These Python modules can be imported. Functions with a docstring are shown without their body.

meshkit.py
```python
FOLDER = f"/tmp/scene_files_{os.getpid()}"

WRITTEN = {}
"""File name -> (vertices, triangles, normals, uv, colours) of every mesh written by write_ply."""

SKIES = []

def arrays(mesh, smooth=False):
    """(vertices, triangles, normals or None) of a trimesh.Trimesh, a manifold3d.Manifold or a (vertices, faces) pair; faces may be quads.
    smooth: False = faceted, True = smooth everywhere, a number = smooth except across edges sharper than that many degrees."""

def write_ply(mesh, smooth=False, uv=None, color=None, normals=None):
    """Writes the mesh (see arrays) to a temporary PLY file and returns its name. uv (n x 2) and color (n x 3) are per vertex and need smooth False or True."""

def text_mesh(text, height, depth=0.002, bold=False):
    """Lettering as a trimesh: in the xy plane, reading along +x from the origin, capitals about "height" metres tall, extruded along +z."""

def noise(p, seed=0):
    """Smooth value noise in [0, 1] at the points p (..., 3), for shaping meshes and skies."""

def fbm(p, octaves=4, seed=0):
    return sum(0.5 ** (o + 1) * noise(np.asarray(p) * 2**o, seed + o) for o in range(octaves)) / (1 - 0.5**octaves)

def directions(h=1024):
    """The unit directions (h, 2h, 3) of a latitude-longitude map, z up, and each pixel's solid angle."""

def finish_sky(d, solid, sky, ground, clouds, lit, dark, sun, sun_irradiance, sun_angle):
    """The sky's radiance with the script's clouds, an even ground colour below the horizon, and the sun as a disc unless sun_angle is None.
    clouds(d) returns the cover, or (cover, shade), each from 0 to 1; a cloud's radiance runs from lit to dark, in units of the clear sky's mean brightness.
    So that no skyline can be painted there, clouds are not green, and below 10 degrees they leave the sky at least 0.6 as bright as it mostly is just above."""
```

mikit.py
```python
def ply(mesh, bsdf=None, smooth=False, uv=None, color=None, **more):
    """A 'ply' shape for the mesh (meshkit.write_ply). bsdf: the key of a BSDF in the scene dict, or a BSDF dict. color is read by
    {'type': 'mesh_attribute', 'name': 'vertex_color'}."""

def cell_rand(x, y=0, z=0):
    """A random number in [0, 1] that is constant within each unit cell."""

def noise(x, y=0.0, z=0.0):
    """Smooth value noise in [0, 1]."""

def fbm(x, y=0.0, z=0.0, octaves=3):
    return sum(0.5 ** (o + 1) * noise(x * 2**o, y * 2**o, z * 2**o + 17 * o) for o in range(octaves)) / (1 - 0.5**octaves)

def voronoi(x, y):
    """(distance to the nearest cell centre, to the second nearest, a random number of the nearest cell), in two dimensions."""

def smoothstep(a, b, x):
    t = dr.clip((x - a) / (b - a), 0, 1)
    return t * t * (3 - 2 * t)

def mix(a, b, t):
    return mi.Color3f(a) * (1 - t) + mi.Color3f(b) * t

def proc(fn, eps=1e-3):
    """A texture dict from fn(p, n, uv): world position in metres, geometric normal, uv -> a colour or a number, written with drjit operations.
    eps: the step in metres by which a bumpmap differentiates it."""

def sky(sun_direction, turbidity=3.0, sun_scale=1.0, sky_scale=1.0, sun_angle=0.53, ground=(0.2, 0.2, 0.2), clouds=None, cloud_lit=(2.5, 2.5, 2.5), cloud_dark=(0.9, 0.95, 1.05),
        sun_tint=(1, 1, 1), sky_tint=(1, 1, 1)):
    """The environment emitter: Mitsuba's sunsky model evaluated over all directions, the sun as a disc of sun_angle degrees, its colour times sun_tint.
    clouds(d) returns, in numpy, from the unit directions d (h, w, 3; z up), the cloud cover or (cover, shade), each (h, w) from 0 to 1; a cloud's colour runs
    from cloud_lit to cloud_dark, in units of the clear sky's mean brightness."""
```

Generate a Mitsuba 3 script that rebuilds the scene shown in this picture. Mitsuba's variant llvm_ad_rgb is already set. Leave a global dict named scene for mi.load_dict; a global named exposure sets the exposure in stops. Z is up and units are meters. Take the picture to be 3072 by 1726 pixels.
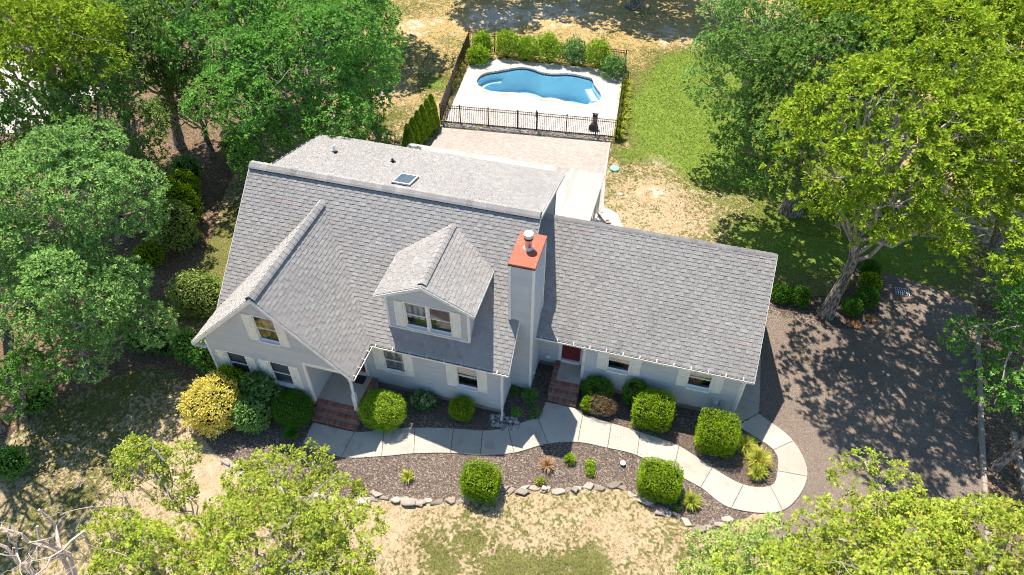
import math
import numpy as np
import drjit as dr
import mitsuba as mi
import shapely
from shapely.geometry import Polygon, box as sbox, LineString
from shapely.ops import split as ssplit
import trimesh
import manifold3d as m3
import mikit, meshkit
from mikit import proc, noise, fbm, voronoi, cell_rand, smoothstep, mix

# ------------------------------------------------------------------ camera, light, exposure
scene, labels = {}, {}
pi_, ya_, ro_ = np.radians([45.09, -14.893, 0.415])
EYE = np.array([15.105, -14.954, 22.47])
F = np.array([math.sin(ya_) * math.cos(pi_), math.cos(ya_) * math.cos(pi_), -math.sin(pi_)])
R0 = np.array([math.cos(ya_), -math.sin(ya_), 0.0])
U0 = np.cross(R0, F)
UP = -R0 * math.sin(ro_) + U0 * math.cos(ro_)
scene['camera'] = {'type': 'perspective', 'fov_axis': 'x', 'fov': 2 * math.degrees(math.atan(1536 / 2113.1)), 'near_clip': 0.1, 'far_clip': 1000.0,
                   'to_world': mi.ScalarTransform4f().look_at(origin=EYE.tolist(), target=(EYE + F * 10).tolist(), up=UP.tolist())}
scene['sky'] = mikit.sky([-0.31, 0.38, 1.0], turbidity=3.0, sky_scale=0.95, sun_tint=(0.95, 1.0, 1.08), ground=(0.25, 0.25, 0.17))
exposure = 2.5

# ------------------------------------------------------------------ helpers


def rgb(c):
    return {'type': 'rgb', 'value': list(c)}


def M(name, base, rough=0.8, **kw):
    d = {'type': 'principled', 'base_color': base if isinstance(base, dict) else rgb(base), 'roughness': rough, 'specular': kw.pop('spec', 0.3), **kw}
    scene['mat_' + name] = {'type': 'twosided', 'bsdf': d}


def LEAF(name, dark, light, accent, trans=0.55, rough=0.5, gain=1.75):
    dark, light, accent = (tuple(min(.88, gain * t) for t in c) for c in (dark, light, accent))

    def fn(p, n, uv):
        c = mix(dark, light, uv.x)
        return mix(c, accent, uv.y)
    scene['mat_' + name] = {'type': 'principledthin', 'base_color': proc(fn), 'roughness': rough, 'diff_trans': trans, 'spec_trans': 0.0, 'eta': 1.5}


def add(key, mesh, mat, uv=None, smooth=False, label=None, cat=None, group=None, kind=None, **kw):
    if key in scene:
        key = number(key)
    scene[key] = mikit.ply(mesh, 'mat_' + mat, smooth=smooth, uv=uv, **kw)
    tag(key, label, cat, group, kind)
    return key


def number(key):
    n = 1
    while f'{key}_{n:03d}' in scene or f'{key}_{n:03d}' in labels:
        n += 1
    return f'{key}_{n:03d}'


def tag(key, label=None, cat=None, group=None, kind=None):
    d = {k: v for k, v in (('label', label), ('category', cat), ('group', group), ('kind', kind)) if v}
    if d:
        labels[key] = d


def thing(name, label, cat, group=None):
    key = name if name not in labels else number(name)
    tag(key, label, cat, group)
    return key


class MB:
    """collects triangles of one mesh, with an optional uv per vertex"""

    def __init__(s):
        s.v, s.f, s.t, s.n = [], [], [], 0

    def put(s, v, f, uv=(0.5, 0.0)):
        v = np.asarray(v, float)
        f = np.asarray(f, int)
        if f.shape[1] == 4:
            f = np.vstack([f[:, [0, 1, 2]], f[:, [0, 2, 3]]])
        s.v.append(v)
        s.f.append(f + s.n)
        s.t.append(np.broadcast_to(np.asarray(uv, float), (len(v), 2)))
        s.n += len(v)
        return s

    def mesh(s):
        return np.vstack(s.v), np.vstack(s.f)

    def uv(s):
        return np.vstack(s.t)

    def box(s, x0, x1, y0, y1, z0, z1, uv=(0.5, 0.0), T=None):
        v = np.array([[x, y, z] for x in (x0, x1) for y in (y0, y1) for z in (z0, z1)], float)
        if T is not None:
            v = T(v)
        return s.put(v, BOXF, uv)

    def bar(s, a, b, w, h, up=(0, 0, 1), uv=(0.5, 0)):
        """a square bar from a to b, w wide across and h along up"""
        a, b, up = np.asarray(a, float), np.asarray(b, float), np.asarray(up, float)
        d = (b - a) / np.linalg.norm(b - a)
        x = np.cross(d, up)
        x /= np.linalg.norm(x)
        u = np.cross(x, d)
        v = [p + sx * x * w / 2 + sy * u * h / 2 for p in (a, b) for sx in (-1, 1) for sy in (-1, 1)]
        return s.put(v, BOXF, uv)

    def tube(s, pts, rad, k=6, uv=(0.5, 0)):
        pts = np.asarray(pts, float)
        rad = np.broadcast_to(rad, len(pts))
        d = np.gradient(pts, axis=0)
        d /= np.linalg.norm(d, axis=1, keepdims=True) + 1e-12
        ref = np.array([0.31, 0.95, 0.05]) if abs(d[0][2]) > 0.7 else np.array([0, 0, 1.0])
        x = np.cross(d, ref)
        x /= np.linalg.norm(x, axis=1, keepdims=True) + 1e-12
        y = np.cross(d, x)
        a = np.arange(k) * 2 * np.pi / k
        ring = pts[:, None] + rad[:, None, None] * (np.cos(a)[None, :, None] * x[:, None] + np.sin(a)[None, :, None] * y[:, None])
        n = len(pts)
        i, j = np.meshgrid(np.arange(n - 1), np.arange(k), indexing='ij')
        q = np.stack([i * k + j, i * k + (j + 1) % k, (i + 1) * k + (j + 1) % k, (i + 1) * k + j], -1).reshape(-1, 4)
        v = np.vstack([ring.reshape(-1, 3), pts[-1:]])
        cap = np.array([[(n - 1) * k + j, (n - 1) * k + (j + 1) % k, n * k] for j in range(k)])
        return s.put(v, np.vstack([q[:, [0, 1, 2]], q[:, [0, 2, 3]], cap]), uv)

    def lathe(s, prof, c=(0, 0, 0), k=24, uv=(0.5, 0)):
        prof = np.asarray(prof, float)
        a = np.arange(k) * 2 * np.pi / k
        v = np.stack([prof[:, None, 0] * np.cos(a), prof[:, None, 0] * np.sin(a), np.broadcast_to(prof[:, None, 1], (len(prof), k))], -1).reshape(-1, 3) + c
        i, j = np.meshgrid(np.arange(len(prof) - 1), np.arange(k), indexing='ij')
        return s.put(v, np.stack([i * k + j, i * k + (j + 1) % k, (i + 1) * k + (j + 1) % k, (i + 1) * k + j], -1).reshape(-1, 4), uv)

    def prism(s, poly, z0, z1, uv=(0.5, 0)):
        m = prism_arr(poly, z0, z1)
        return s.put(m[0], m[1], uv)


BOXF = np.array([[0, 1, 3, 2], [4, 6, 7, 5], [0, 4, 5, 1], [2, 3, 7, 6], [0, 2, 6, 4], [1, 5, 7, 3]])


def prism_arr(poly, z0, z1):
    polys = getattr(poly, 'geoms', [poly])
    ms = [trimesh.creation.extrude_polygon(g, z1 - z0, engine='earcut') for g in polys if g.area > 1e-8]
    m = trimesh.util.concatenate(ms)
    return np.array(m.vertices) + [0, 0, z0], np.array(m.faces)


def sheet(poly, z, step=None):
    v, f = [], []
    n = 0
    for g in getattr(poly, 'geoms', [poly]):
        vv, ff = trimesh.creation.triangulate_polygon(g, engine='earcut')
        v.append(np.c_[vv, np.full(len(vv), z)])
        f.append(ff + n)
        n += len(vv)
    v, f = np.vstack(v), np.vstack(f)
    a, b, c = v[f[:, 0]], v[f[:, 1]], v[f[:, 2]]
    up = np.cross(b - a, c - a)[:, 2] > 0
    f = np.where(up[:, None], f, f[:, ::-1])
    return v, f


def curve(pts, n=8, closed=False):
    """Catmull-Rom through 2-D points"""
    p = np.asarray(pts, float)
    p = np.vstack([p[-1:], p, p[:2]]) if closed else np.vstack([2 * p[0] - p[1], p, 2 * p[-1] - p[-2]])
    out = []
    for i in range(1, len(p) - 2):
        t = np.linspace(0, 1, n, endpoint=False)[:, None]
        a, b, c, d = p[i - 1], p[i], p[i + 1], p[i + 2]
        out.append(0.5 * (2 * b + (c - a) * t + (2 * a - 5 * b + 4 * c - d) * t**2 + (3 * b - a - 3 * c + d) * t**3))
    if not closed:
        out.append(p[-2:-1])
    return np.vstack(out)


# ------------------------------------------------------------------ materials
def bumps(p, L):
    s = mi.Float(0)
    for x, y, r, w in L:
        s += w * dr.exp(-(dr.square(p.x - x) + dr.square(p.y - y)) / (r * r))
    return s


GREEN = [(15, 27, 3.2, 1.0), (16.5, 29, 3, .9), (14, 21, 2.2, .9), (17.5, 22, 3.5, .9), (13.3, 24, 1.6, .7), (19, 31, 4, .6), (17.5, 18, 2.2, .45), (25.5, 15.5, 4, .5), (12.7, 18.4, 1.0, .6),
         (-4.5, -4.2, 2.4, .5), (-3, -7.5, 2.0, .3), (14.9, -4.8, .7, .7), (9.6, -5.6, .6, .6), (12.6, -5.9, .7, .6), (13.9, -5.4, .5, .6), (11.2, -5.0, .4, .5), (15.6, -5.6, .5, .5), (10.5, -6.2, .5, .5), (16.5, -5.2, .8, .3), (-0.2, 23, 1.3, .6), (-4, 3, 2, .7), (-3.5, 6, 2, .7), (-4.5, 9, 2, .6), (-1, 18, 2, .35), (20, 12.5, 3, .5), (21, 20, 5, .6), (24, 14, 4, .5), (26, 13.2, 2.5, .6), (-22, 30, 14, 0.8), (-30, 20, 8, .8)]
SAND = [(15, 18.9, 1.6, .55), (14.6, 15.6, 1.0, .5), (17, 15.5, 2.5, .35), (1, 33.5, 2.5, .5), (6, 35.5, 3.5, .7), (13.5, 34, 2.5, .6), (-2.8, 21, 1.6, .6), (-4, 30, 2.5, .6), (0.1, -2.2, 1.1, .7), (1.3, -5, 1.8, .55), (18, 32, 2.5, .3),
        (8.4, -5.6, 1.2, .3), (-6, -7.5, 2, .4), (0, 33, 3, .4), (16, -4, 1.2, .3)]


def f_lawn(p, n, uv):
    a = fbm(p.x * 0.55, p.y * 0.55, 3.1, 3)
    b = fbm(p.x * 2.3, p.y * 2.3, 7.7, 3)
    c = noise(p.x * 14, p.y * 14, 1.0)
    d = noise(p.x * 38, p.y * 38, 5.0)
    g = bumps(p, GREEN) * (0.55 + 0.9 * a)
    s = bumps(p, SAND)
    green = dr.clip(smoothstep(0.44, 0.70, 0.30 * a + 0.45 * b + 0.38 * c + 0.22 * noise(p.x * 6.5, p.y * 6.5, 2.0) - 0.17 + g * 0.55 - s * 0.35), 0, 1)
    sand = dr.clip(smoothstep(0.45, 0.85, s + (b - 0.5) * 1.3 + (c - 0.5) * 0.4) * (1 - 0.8 * smoothstep(.3, .8, g)), 0, 1)
    back = smoothstep(12, 26, p.y)
    straw = mix(mix((0.37, 0.285, 0.18), (0.49, 0.39, 0.27), b), mix((0.36, 0.26, 0.11), (0.47, 0.35, 0.165), b), back)
    straw = mix(straw, (0.23, 0.175, 0.07), smoothstep(0.50, 0.72, c * 0.6 + d * 0.4) * 0.55)
    lush = mix(mix((0.125, 0.130, 0.045), (0.205, 0.20, 0.07), b), mix((0.13, 0.21, 0.03), (0.22, 0.32, 0.055), b), smoothstep(0.3, 0.9, g) * smoothstep(4, 14, p.y))
    lush = mix(lush, lush * 0.62, smoothstep(0.5, 0.72, d))
    col = mix(straw, lush, green)
    col = mix(col, mix((0.52, 0.43, 0.34), (0.64, 0.55, 0.46), d), sand * 0.85)
    return col


M('lawn', proc(f_lawn), 0.95, spec=0.1)


def f_mulch(p, n, uv):
    a = fbm(p.x * 1.3, p.y * 1.3, 2.2, 3)
    d = noise(p.x * 42, p.y * 30, 5.0)
    e = noise(p.x * 23 + 9, p.y * 33, 1.0)
    c = mix((0.085, 0.066, 0.056), (0.19, 0.152, 0.128), smoothstep(0.2, 0.8, d))
    c = mix(c, (0.37, 0.315, 0.275), smoothstep(0.55, 0.85, e) * smoothstep(0.35, 0.65, a + 0.22 * smoothstep(.0, -1.5, p.y)) * 0.85)
    return mix(c, (0.03, 0.02, 0.016), smoothstep(0.72, 0.85, d) * 0.6)


M('mulch', proc(f_mulch), 0.95, spec=0.1)


def f_leaflitter(p, n, uv):
    a = fbm(p.x * 0.9, p.y * 0.9, 4.2, 3)
    d = noise(p.x * 16, p.y * 16, 5.0)
    e = noise(p.x * 29, p.y * 29, 2.0)
    c = mix((0.09, 0.065, 0.045), (0.20, 0.14, 0.095), d)
    c = mix(c, (0.31, 0.225, 0.155), smoothstep(0.55, 0.8, e))
    return mix(c, (0.045, 0.06, 0.02), smoothstep(0.55, 0.75, a) * 0.5)


M('litter', proc(f_leaflitter), 0.95, spec=0.1)


def f_drive(p, n, uv):
    a = fbm(p.x * 0.5, p.y * 0.5, 1.2, 3)
    d = noise(p.x * 62, p.y * 62, 5.0)
    e = noise(p.x * 40 + 3, p.y * 40, 2.0)
    c = mix((0.165, 0.132, 0.110), (0.29, 0.240, 0.203), smoothstep(0.15, 0.85, d))
    c = mix(c, (0.42, 0.375, 0.335), smoothstep(0.75, 0.92, e) * 0.6)
    c = mix(c, (0.09, 0.07, 0.06), smoothstep(0.7, 0.88, d * 0.5 + noise(p.x * 15, p.y * 15, 8.0) * 0.5) * 0.7)
    w = p.x + 0.09 * (p.y - 4)
    rut = dr.exp(-dr.square((w - 24.3) / .32)) + dr.exp(-dr.square((w - 26.0) / .32))
    c = mix(c, c * 0.86, rut * smoothstep(.3, .7, noise(p.x * .9, p.y * .25, 3.0)))
    return c * (0.66 + 0.38 * a)


M('drive', proc(f_drive), 0.9, spec=0.2)


def f_conc(p, n, uv):
    a = fbm(p.x * 1.1, p.y * 1.1, p.z, 4)
    d = noise(p.x * 30, p.y * 30, p.z * 30)
    c = mix((0.39, 0.36, 0.315), (0.54, 0.50, 0.445), a * 0.75 + 0.25 * d)
    st = smoothstep(0.56, 0.72, fbm(p.x * 2.6 + 9, p.y * 2.6, 4.4, 4))
    return mix(c, (0.30, 0.275, 0.24), st * 0.45) * (0.92 + 0.16 * uv.x)


M('concrete', proc(f_conc), 0.85, spec=0.25)


def f_deck(p, n, uv):
    a = fbm(p.x * 0.8, p.y * 0.8, 1.0, 4)
    c = mix((0.50, 0.46, 0.425), (0.62, 0.58, 0.545), a)
    return c * (0.96 + 0.08 * noise(p.x * 25, p.y * 25, 1.0))


M('deck', proc(f_deck), 0.8, spec=0.25)


def f_pavers(p, n, uv):
    s = 1 / 0.2
    u, v = p.x * 0.98 + p.y * 0.1, p.y * 0.98 - p.x * 0.1
    row = dr.floor(v / 0.1)
    col = u / 0.2 + 0.5 * (row - 2 * dr.floor(row / 2))
    r = cell_rand(col, row, 3)
    fx, fy = col - dr.floor(col), v / 0.1 - dr.floor(v / 0.1)
    ex, ey = dr.minimum(fx, 1 - fx) * 0.2, dr.minimum(fy, 1 - fy) * 0.1
    j = smoothstep(0.010, 0.002, dr.minimum(ex, ey))
    a = fbm(p.x * 0.6, p.y * 0.6, 8.8, 3)
    c = mix((0.30, 0.268, 0.248), (0.50, 0.46, 0.43), r * 0.5 + a * 0.5)
    return mix(c, (0.30, 0.25, 0.215), j * 0.75)


M('pavers', proc(f_pavers), 0.85, spec=0.2)


def f_shingle(p, n, uv):
    g = noise(p.x * 55, p.y * 55, p.z * 55)
    a = fbm(p.x * 0.6, p.y * 0.6, p.z * 0.6, 3)
    # water streaks down the wing's weathered slope: a stain with its own shape
    st = smoothstep(0.45, 0.75, fbm(p.x * 1.6, p.y * 0.25, 3.0, 3)) * smoothstep(11.5, 13.0, p.x) * smoothstep(18.5, 16.0, p.x) * smoothstep(1.9, 4.2, 6.0 - p.y)
    c = mix((0.195, 0.192, 0.190), (0.385, 0.379, 0.374), uv.x)
    c = c * (0.82 + 0.36 * g) * (0.9 + 0.2 * a)
    c = mix(c, c * 0.62, st * 0.8)
    return mix(c, (0.36, 0.23, 0.20), smoothstep(0.5, 1.0, uv.y) * 0.35)


M('shingle', proc(f_shingle), 0.92, spec=0.2)
M('felt', (0.035, 0.035, 0.037), 0.9)


def f_siding(p, n, uv):
    a = fbm(p.x * 0.8, p.y * 0.8, p.z * 0.5, 3)
    d = smoothstep(0.75, 0.2, p.z) * smoothstep(0.35, 0.7, noise(p.x * 3, p.y * 3, p.z * 6))
    c = mix((0.465, 0.485, 0.505), (0.525, 0.545, 0.565), a) * (0.955 + 0.09 * cell_rand(dr.floor((p.z - 0.33) / 0.105), dr.floor(p.x / 3.7 + p.y / 3.1), 4))
    return mix(c, (0.40, 0.385, 0.35), d * 0.35)


M('siding', proc(f_siding), 0.55, spec=0.35)


def f_white(p, n, uv):
    a = fbm(p.x * 2, p.y * 2, p.z * 2, 3)
    return mix((0.70, 0.70, 0.68), (0.80, 0.80, 0.785), a)


M('white', proc(f_white), 0.5, spec=0.4)
M('shutter', (0.76, 0.76, 0.71), 0.55)
M('gutter_in', (0.10, 0.08, 0.065), 0.9)
M('foundation', proc(lambda p, n, uv: mix((0.24, 0.215, 0.19), (0.36, 0.33, 0.295), fbm(p.x * 3, p.y * 3, p.z * 3, 3))), 0.9)
M('dark', (0.02, 0.021, 0.023), 0.6)
M('interior', (0.085, 0.085, 0.09), 0.9)
M('blind', (0.66, 0.58, 0.47), 0.85)
M('room', proc(lambda p, n, uv: mix((0.10, 0.105, 0.115), (0.30, 0.29, 0.285), smoothstep(0.35, 0.75, noise(p.x * 4, p.z * 3, 9.0)))), 0.9)
M('drape', proc(lambda p, n, uv: mix((0.16, 0.16, 0.17), (0.42, 0.41, 0.41), smoothstep(0.3, 0.7, noise(p.x * 9, p.z * 1.2, 2.0)))), 0.9)
M('screen', (0.10, 0.115, 0.135), 0.7)
M('reddoor', proc(lambda p, n, uv: mix((0.135, 0.014, 0.016), (0.18, 0.022, 0.022), fbm(p.x * 4, p.z * 4, 1.0, 2))), 0.4, spec=0.5)
M('brass', (0.62, 0.40, 0.12), 0.3, metallic=1.0)


def f_copper(p, n, uv):
    a = fbm(p.x * 3, p.y * 3, p.z, 4)
    b = noise(p.x * 26, p.y * 26, 1.0)
    c = mix((0.33, 0.080, 0.042), (0.44, 0.120, 0.065), a)
    return mix(c, (0.55, 0.34, 0.26), smoothstep(0.62, 0.8, a * 0.6 + b * 0.4) * 0.6)


M('copper', proc(f_copper), 0.6, spec=0.4)
M('steel', (0.62, 0.64, 0.66), 0.32, metallic=0.9)
M('steelcap', (0.72, 0.70, 0.67), 0.5, metallic=0.2)
M('iron', (0.016, 0.015, 0.015), 0.45, spec=0.5)


def f_brick(p, n, uv):
    g = noise(p.x * 40, p.y * 40, p.z * 40)
    c = mix((0.17, 0.085, 0.065), (0.37, 0.185, 0.14), uv.x)
    c = mix(c, (0.32, 0.22, 0.18), uv.y * 0.45)
    return c * (0.75 + 0.5 * g)


M('brick', proc(f_brick), 0.9, spec=0.2)
M('mortar', proc(lambda p, n, uv: mix((0.28, 0.235, 0.20), (0.42, 0.355, 0.305), noise(p.x * 18, p.y * 18, p.z * 18))), 0.95)


def f_stone(p, n, uv):
    a = fbm(p.x * 5, p.y * 5, p.z * 5, 3)
    c = mix((0.27, 0.235, 0.20), (0.54, 0.475, 0.415), uv.x)
    return c * (0.7 + 0.55 * a)


M('stone', proc(f_stone), 0.9, spec=0.2)
M('pebble', proc(lambda p, n, uv: mix((0.16, 0.15, 0.145), (0.62, 0.58, 0.54), uv.x)), 0.85)


def f_wood(p, n, uv):
    a = fbm(p.x * 22, p.y * 3, p.z * 22, 3)
    return mix((0.23, 0.195, 0.16), (0.44, 0.39, 0.33), a)


M('timber', proc(f_wood), 0.9)


def f_bark(p, n, uv):
    a = noise(p.x * 26, p.y * 26, p.z * 4.5)
    b = fbm(p.x * 6, p.y * 6, p.z * 3, 3)
    c = mix((0.105, 0.088, 0.072), (0.36, 0.315, 0.27), smoothstep(0.28, 0.75, a))
    return mix(c, (0.26, 0.26, 0.21), smoothstep(0.55, 0.75, b) * 0.5)


M('bark', proc(f_bark), 0.95, spec=0.1)
M('twig', proc(lambda p, n, uv: mix((0.24, 0.205, 0.17), (0.50, 0.46, 0.41), noise(p.x * 5, p.y * 5, p.z * 5))), 0.95, spec=0.1)
M('deadwood', proc(lambda p, n, uv: mix((0.42, 0.35, 0.29), (0.64, 0.57, 0.50), noise(p.x * 8, p.y * 8, p.z * 8))), 0.95, spec=0.1)
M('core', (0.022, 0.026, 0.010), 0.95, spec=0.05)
M('poolshell', proc(lambda p, n, uv: mix((0.32, 0.60, 0.74), (0.40, 0.67, 0.80), fbm(p.x * 2, p.y * 2, p.z * 2, 3))), 0.4, spec=0.4)
M('poolstep', (0.40, 0.64, 0.75), 0.4)
M('tile', (0.015, 0.05, 0.085), 0.3)
scene['mat_water'] = {'type': 'thindielectric', 'int_ior': 1.33}
M('coping', proc(lambda p, n, uv: mix((0.47, 0.405, 0.355), (0.62, 0.55, 0.495), uv.x) * (0.85 + 0.3 * noise(p.x * 20, p.y * 20, 1.0))), 0.85)
M('greenlid', (0.25, 0.52, 0.40), 0.6)
M('rubber', (0.03, 0.031, 0.035), 0.7)
M('greyplastic', (0.33, 0.34, 0.38), 0.5)
M('road', proc(lambda p, n, uv: mix((0.42, 0.38, 0.36), (0.56, 0.52, 0.50), fbm(p.x * 1.5, p.y * 1.5, 1.0, 3))), 0.9)
M('meter', (0.42, 0.45, 0.50), 0.5)
M('mat', proc(lambda p, n, uv: mix((0.02, 0.018, 0.017), (0.05, 0.045, 0.04), noise(p.x * 60, p.y * 60, 0.0))), 0.98)
M('porchroof', proc(lambda p, n, uv: mix(mix((0.34, 0.345, 0.335), (0.43, 0.435, 0.425), fbm(p.x * 0.9, p.y * 0.5, 1.0, 4)), (0.27, 0.25, 0.22),
                                        smoothstep(0.55, 0.8, fbm(p.x * 2.2, p.y * 0.3, 6.0, 3)) * smoothstep(8.6, 10.5, p.x) * smoothstep(11.4, 10.4, p.x))), 0.7)
scene['mat_glass'] = {'type': 'thindielectric', 'int_ior': 1.5}
# foliage: dark leaf, light leaf, accent (new growth, dry tips)
LEAF('oakyellow', (0.026, 0.068, 0.006), (0.25, 0.375, 0.028), (0.66, 0.47, 0.07), 0.48, 0.32, gain=1.55)
LEAF('oakdark', (0.018, 0.060, 0.012), (0.14, 0.26, 0.05), (0.30, 0.33, 0.10), 0.42, 0.32, gain=1.6)
LEAF('oaknear', (0.020, 0.055, 0.005), (0.29, 0.40, 0.045), (0.70, 0.36, 0.12), 0.42, 0.26, gain=1.5)
LEAF('maple', (0.016, 0.075, 0.014), (0.135, 0.31, 0.055), (0.32, 0.42, 0.11), 0.46, 0.33, gain=1.65)
LEAF('pale', (0.022, 0.082, 0.020), (0.20, 0.35, 0.095), (0.38, 0.46, 0.18), 0.44, 0.32, gain=1.65)
LEAF('holly', (0.030, 0.095, 0.004), (0.25, 0.37, 0.016), (0.40, 0.46, 0.05), 0.45, 0.33, gain=1.6)
LEAF('box', (0.018, 0.075, 0.008), (0.075, 0.19, 0.018), (0.16, 0.28, 0.04), 0.35, gain=1.6)
LEAF('yewl', (0.040, 0.13, 0.008), (0.30, 0.42, 0.030), (0.38, 0.46, 0.06), 0.4, gain=1.6)
LEAF('gold', (0.70, 0.60, 0.07), (0.86, 0.80, 0.24), (0.86, 0.84, 0.5), 0.6, gain=1.0)
LEAF('rhodo', (0.022, 0.065, 0.016), (0.12, 0.23, 0.065), (0.28, 0.36, 0.16), 0.35, 0.28, gain=1.6)
LEAF('strap', (0.060, 0.12, 0.012), (0.30, 0.36, 0.050), (0.60, 0.48, 0.11), 0.5, gain=1.5)
LEAF('lime', (0.045, 0.10, 0.018), (0.33, 0.43, 0.11), (0.50, 0.52, 0.2), 0.46, 0.3, gain=1.55)
LEAF('dry', (0.22, 0.14, 0.08), (0.46, 0.33, 0.21), (0.50, 0.27, 0.10), 0.4, gain=1.15)
LEAF('turf', (0.090, 0.110, 0.024), (0.22, 0.26, 0.055), (0.46, 0.37, 0.22), 0.6, gain=1.25)
LEAF('flower', (0.45, 0.52, 0.25), (0.72, 0.76, 0.55), (0.75, 0.60, 0.55), 0.4, gain=1.05)
LEAF('fireflower', (0.45, 0.06, 0.015), (0.6, 0.16, 0.02), (0.7, 0.3, 0.05), 0.4, gain=1.05)

# ------------------------------------------------------------------ the ground
G = lambda L: Polygon(L)
S_ = 220.0
POOL = curve([(2.39, 23.77), (2.38, 24.48), (2.75, 25.07), (3.41, 25.5), (4.37, 26.2), (4.93, 26.36), (5.5, 26.27), (6.1, 26.03), (6.87, 26.05), (7.63, 26.32), (8.16, 26.35), (8.84, 26.25), (9.4, 26.05), (9.65, 25.4), (10.03, 24.76), (10.29, 24.27), (10.33, 23.73), (10.08, 23.23),
              (9.5, 22.79), (8.91, 22.68), (8.26, 22.88), (7.54, 23.06), (6.92, 22.88), (6.31, 22.82), (5.66, 23.05), (4.92, 23.04), (4.38, 22.89), (3.71, 22.82), (3.15, 22.94), (2.69, 23.27)], 5, True)
pool_pg = Polygon(POOL).buffer(0)
add('ground', sheet(sbox(-S_, -S_, S_, S_).difference(pool_pg.buffer(.1)), 0.0), 'lawn', kind='structure', label='dry tan and green patchy lawn around the house')
drive_poly = G([(20.23, 2.3), (20.23, 8.4), (21.6, 8.2), (22.7, 8.2), (23.9, 8.3), (24.8, 8.9), (25.2, 9.9), (25.3, 11.2), (25.3, 12.1), (26.1, 12.2), (27.6, 11.8), (29.17, 11.2), (29.2, 9.9), (28.78, 6.8), (28.4, 4.4), (27.99, 1.6),
                (27.6, -2.0), (26.5, -12), (24, -26), (17, -26), (20.6, -5), (20.9, -1.5), (21.6, -0.4), (21.8, 0.6), (21.4, 1.6)])
add('driveway', sheet(drive_poly, 0.006), 'drive', kind='structure', label='brown gravel driveway beside the garage')
bed_out = curve([(-1.2, -0.6), (-1.3, -1.9), (-0.6, -3.2), (0.64, -4.1), (1.61, -4.6), (2.94, -5.05), (4.15, -5.0), (5.3, -4.98), (6.35, -5.0), (7.35, -4.6), (8.98, -4.27), (10.35, -3.85), (11.79, -3.12), (12.97, -2.68), (14.1, -2.33), (15.71, -1.92),
                 (16.59, -2.18), (17.58, -2.5), (18.5, -2.72), (19.5, -2.2), (20.3, -1.5)], 6)
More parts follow.
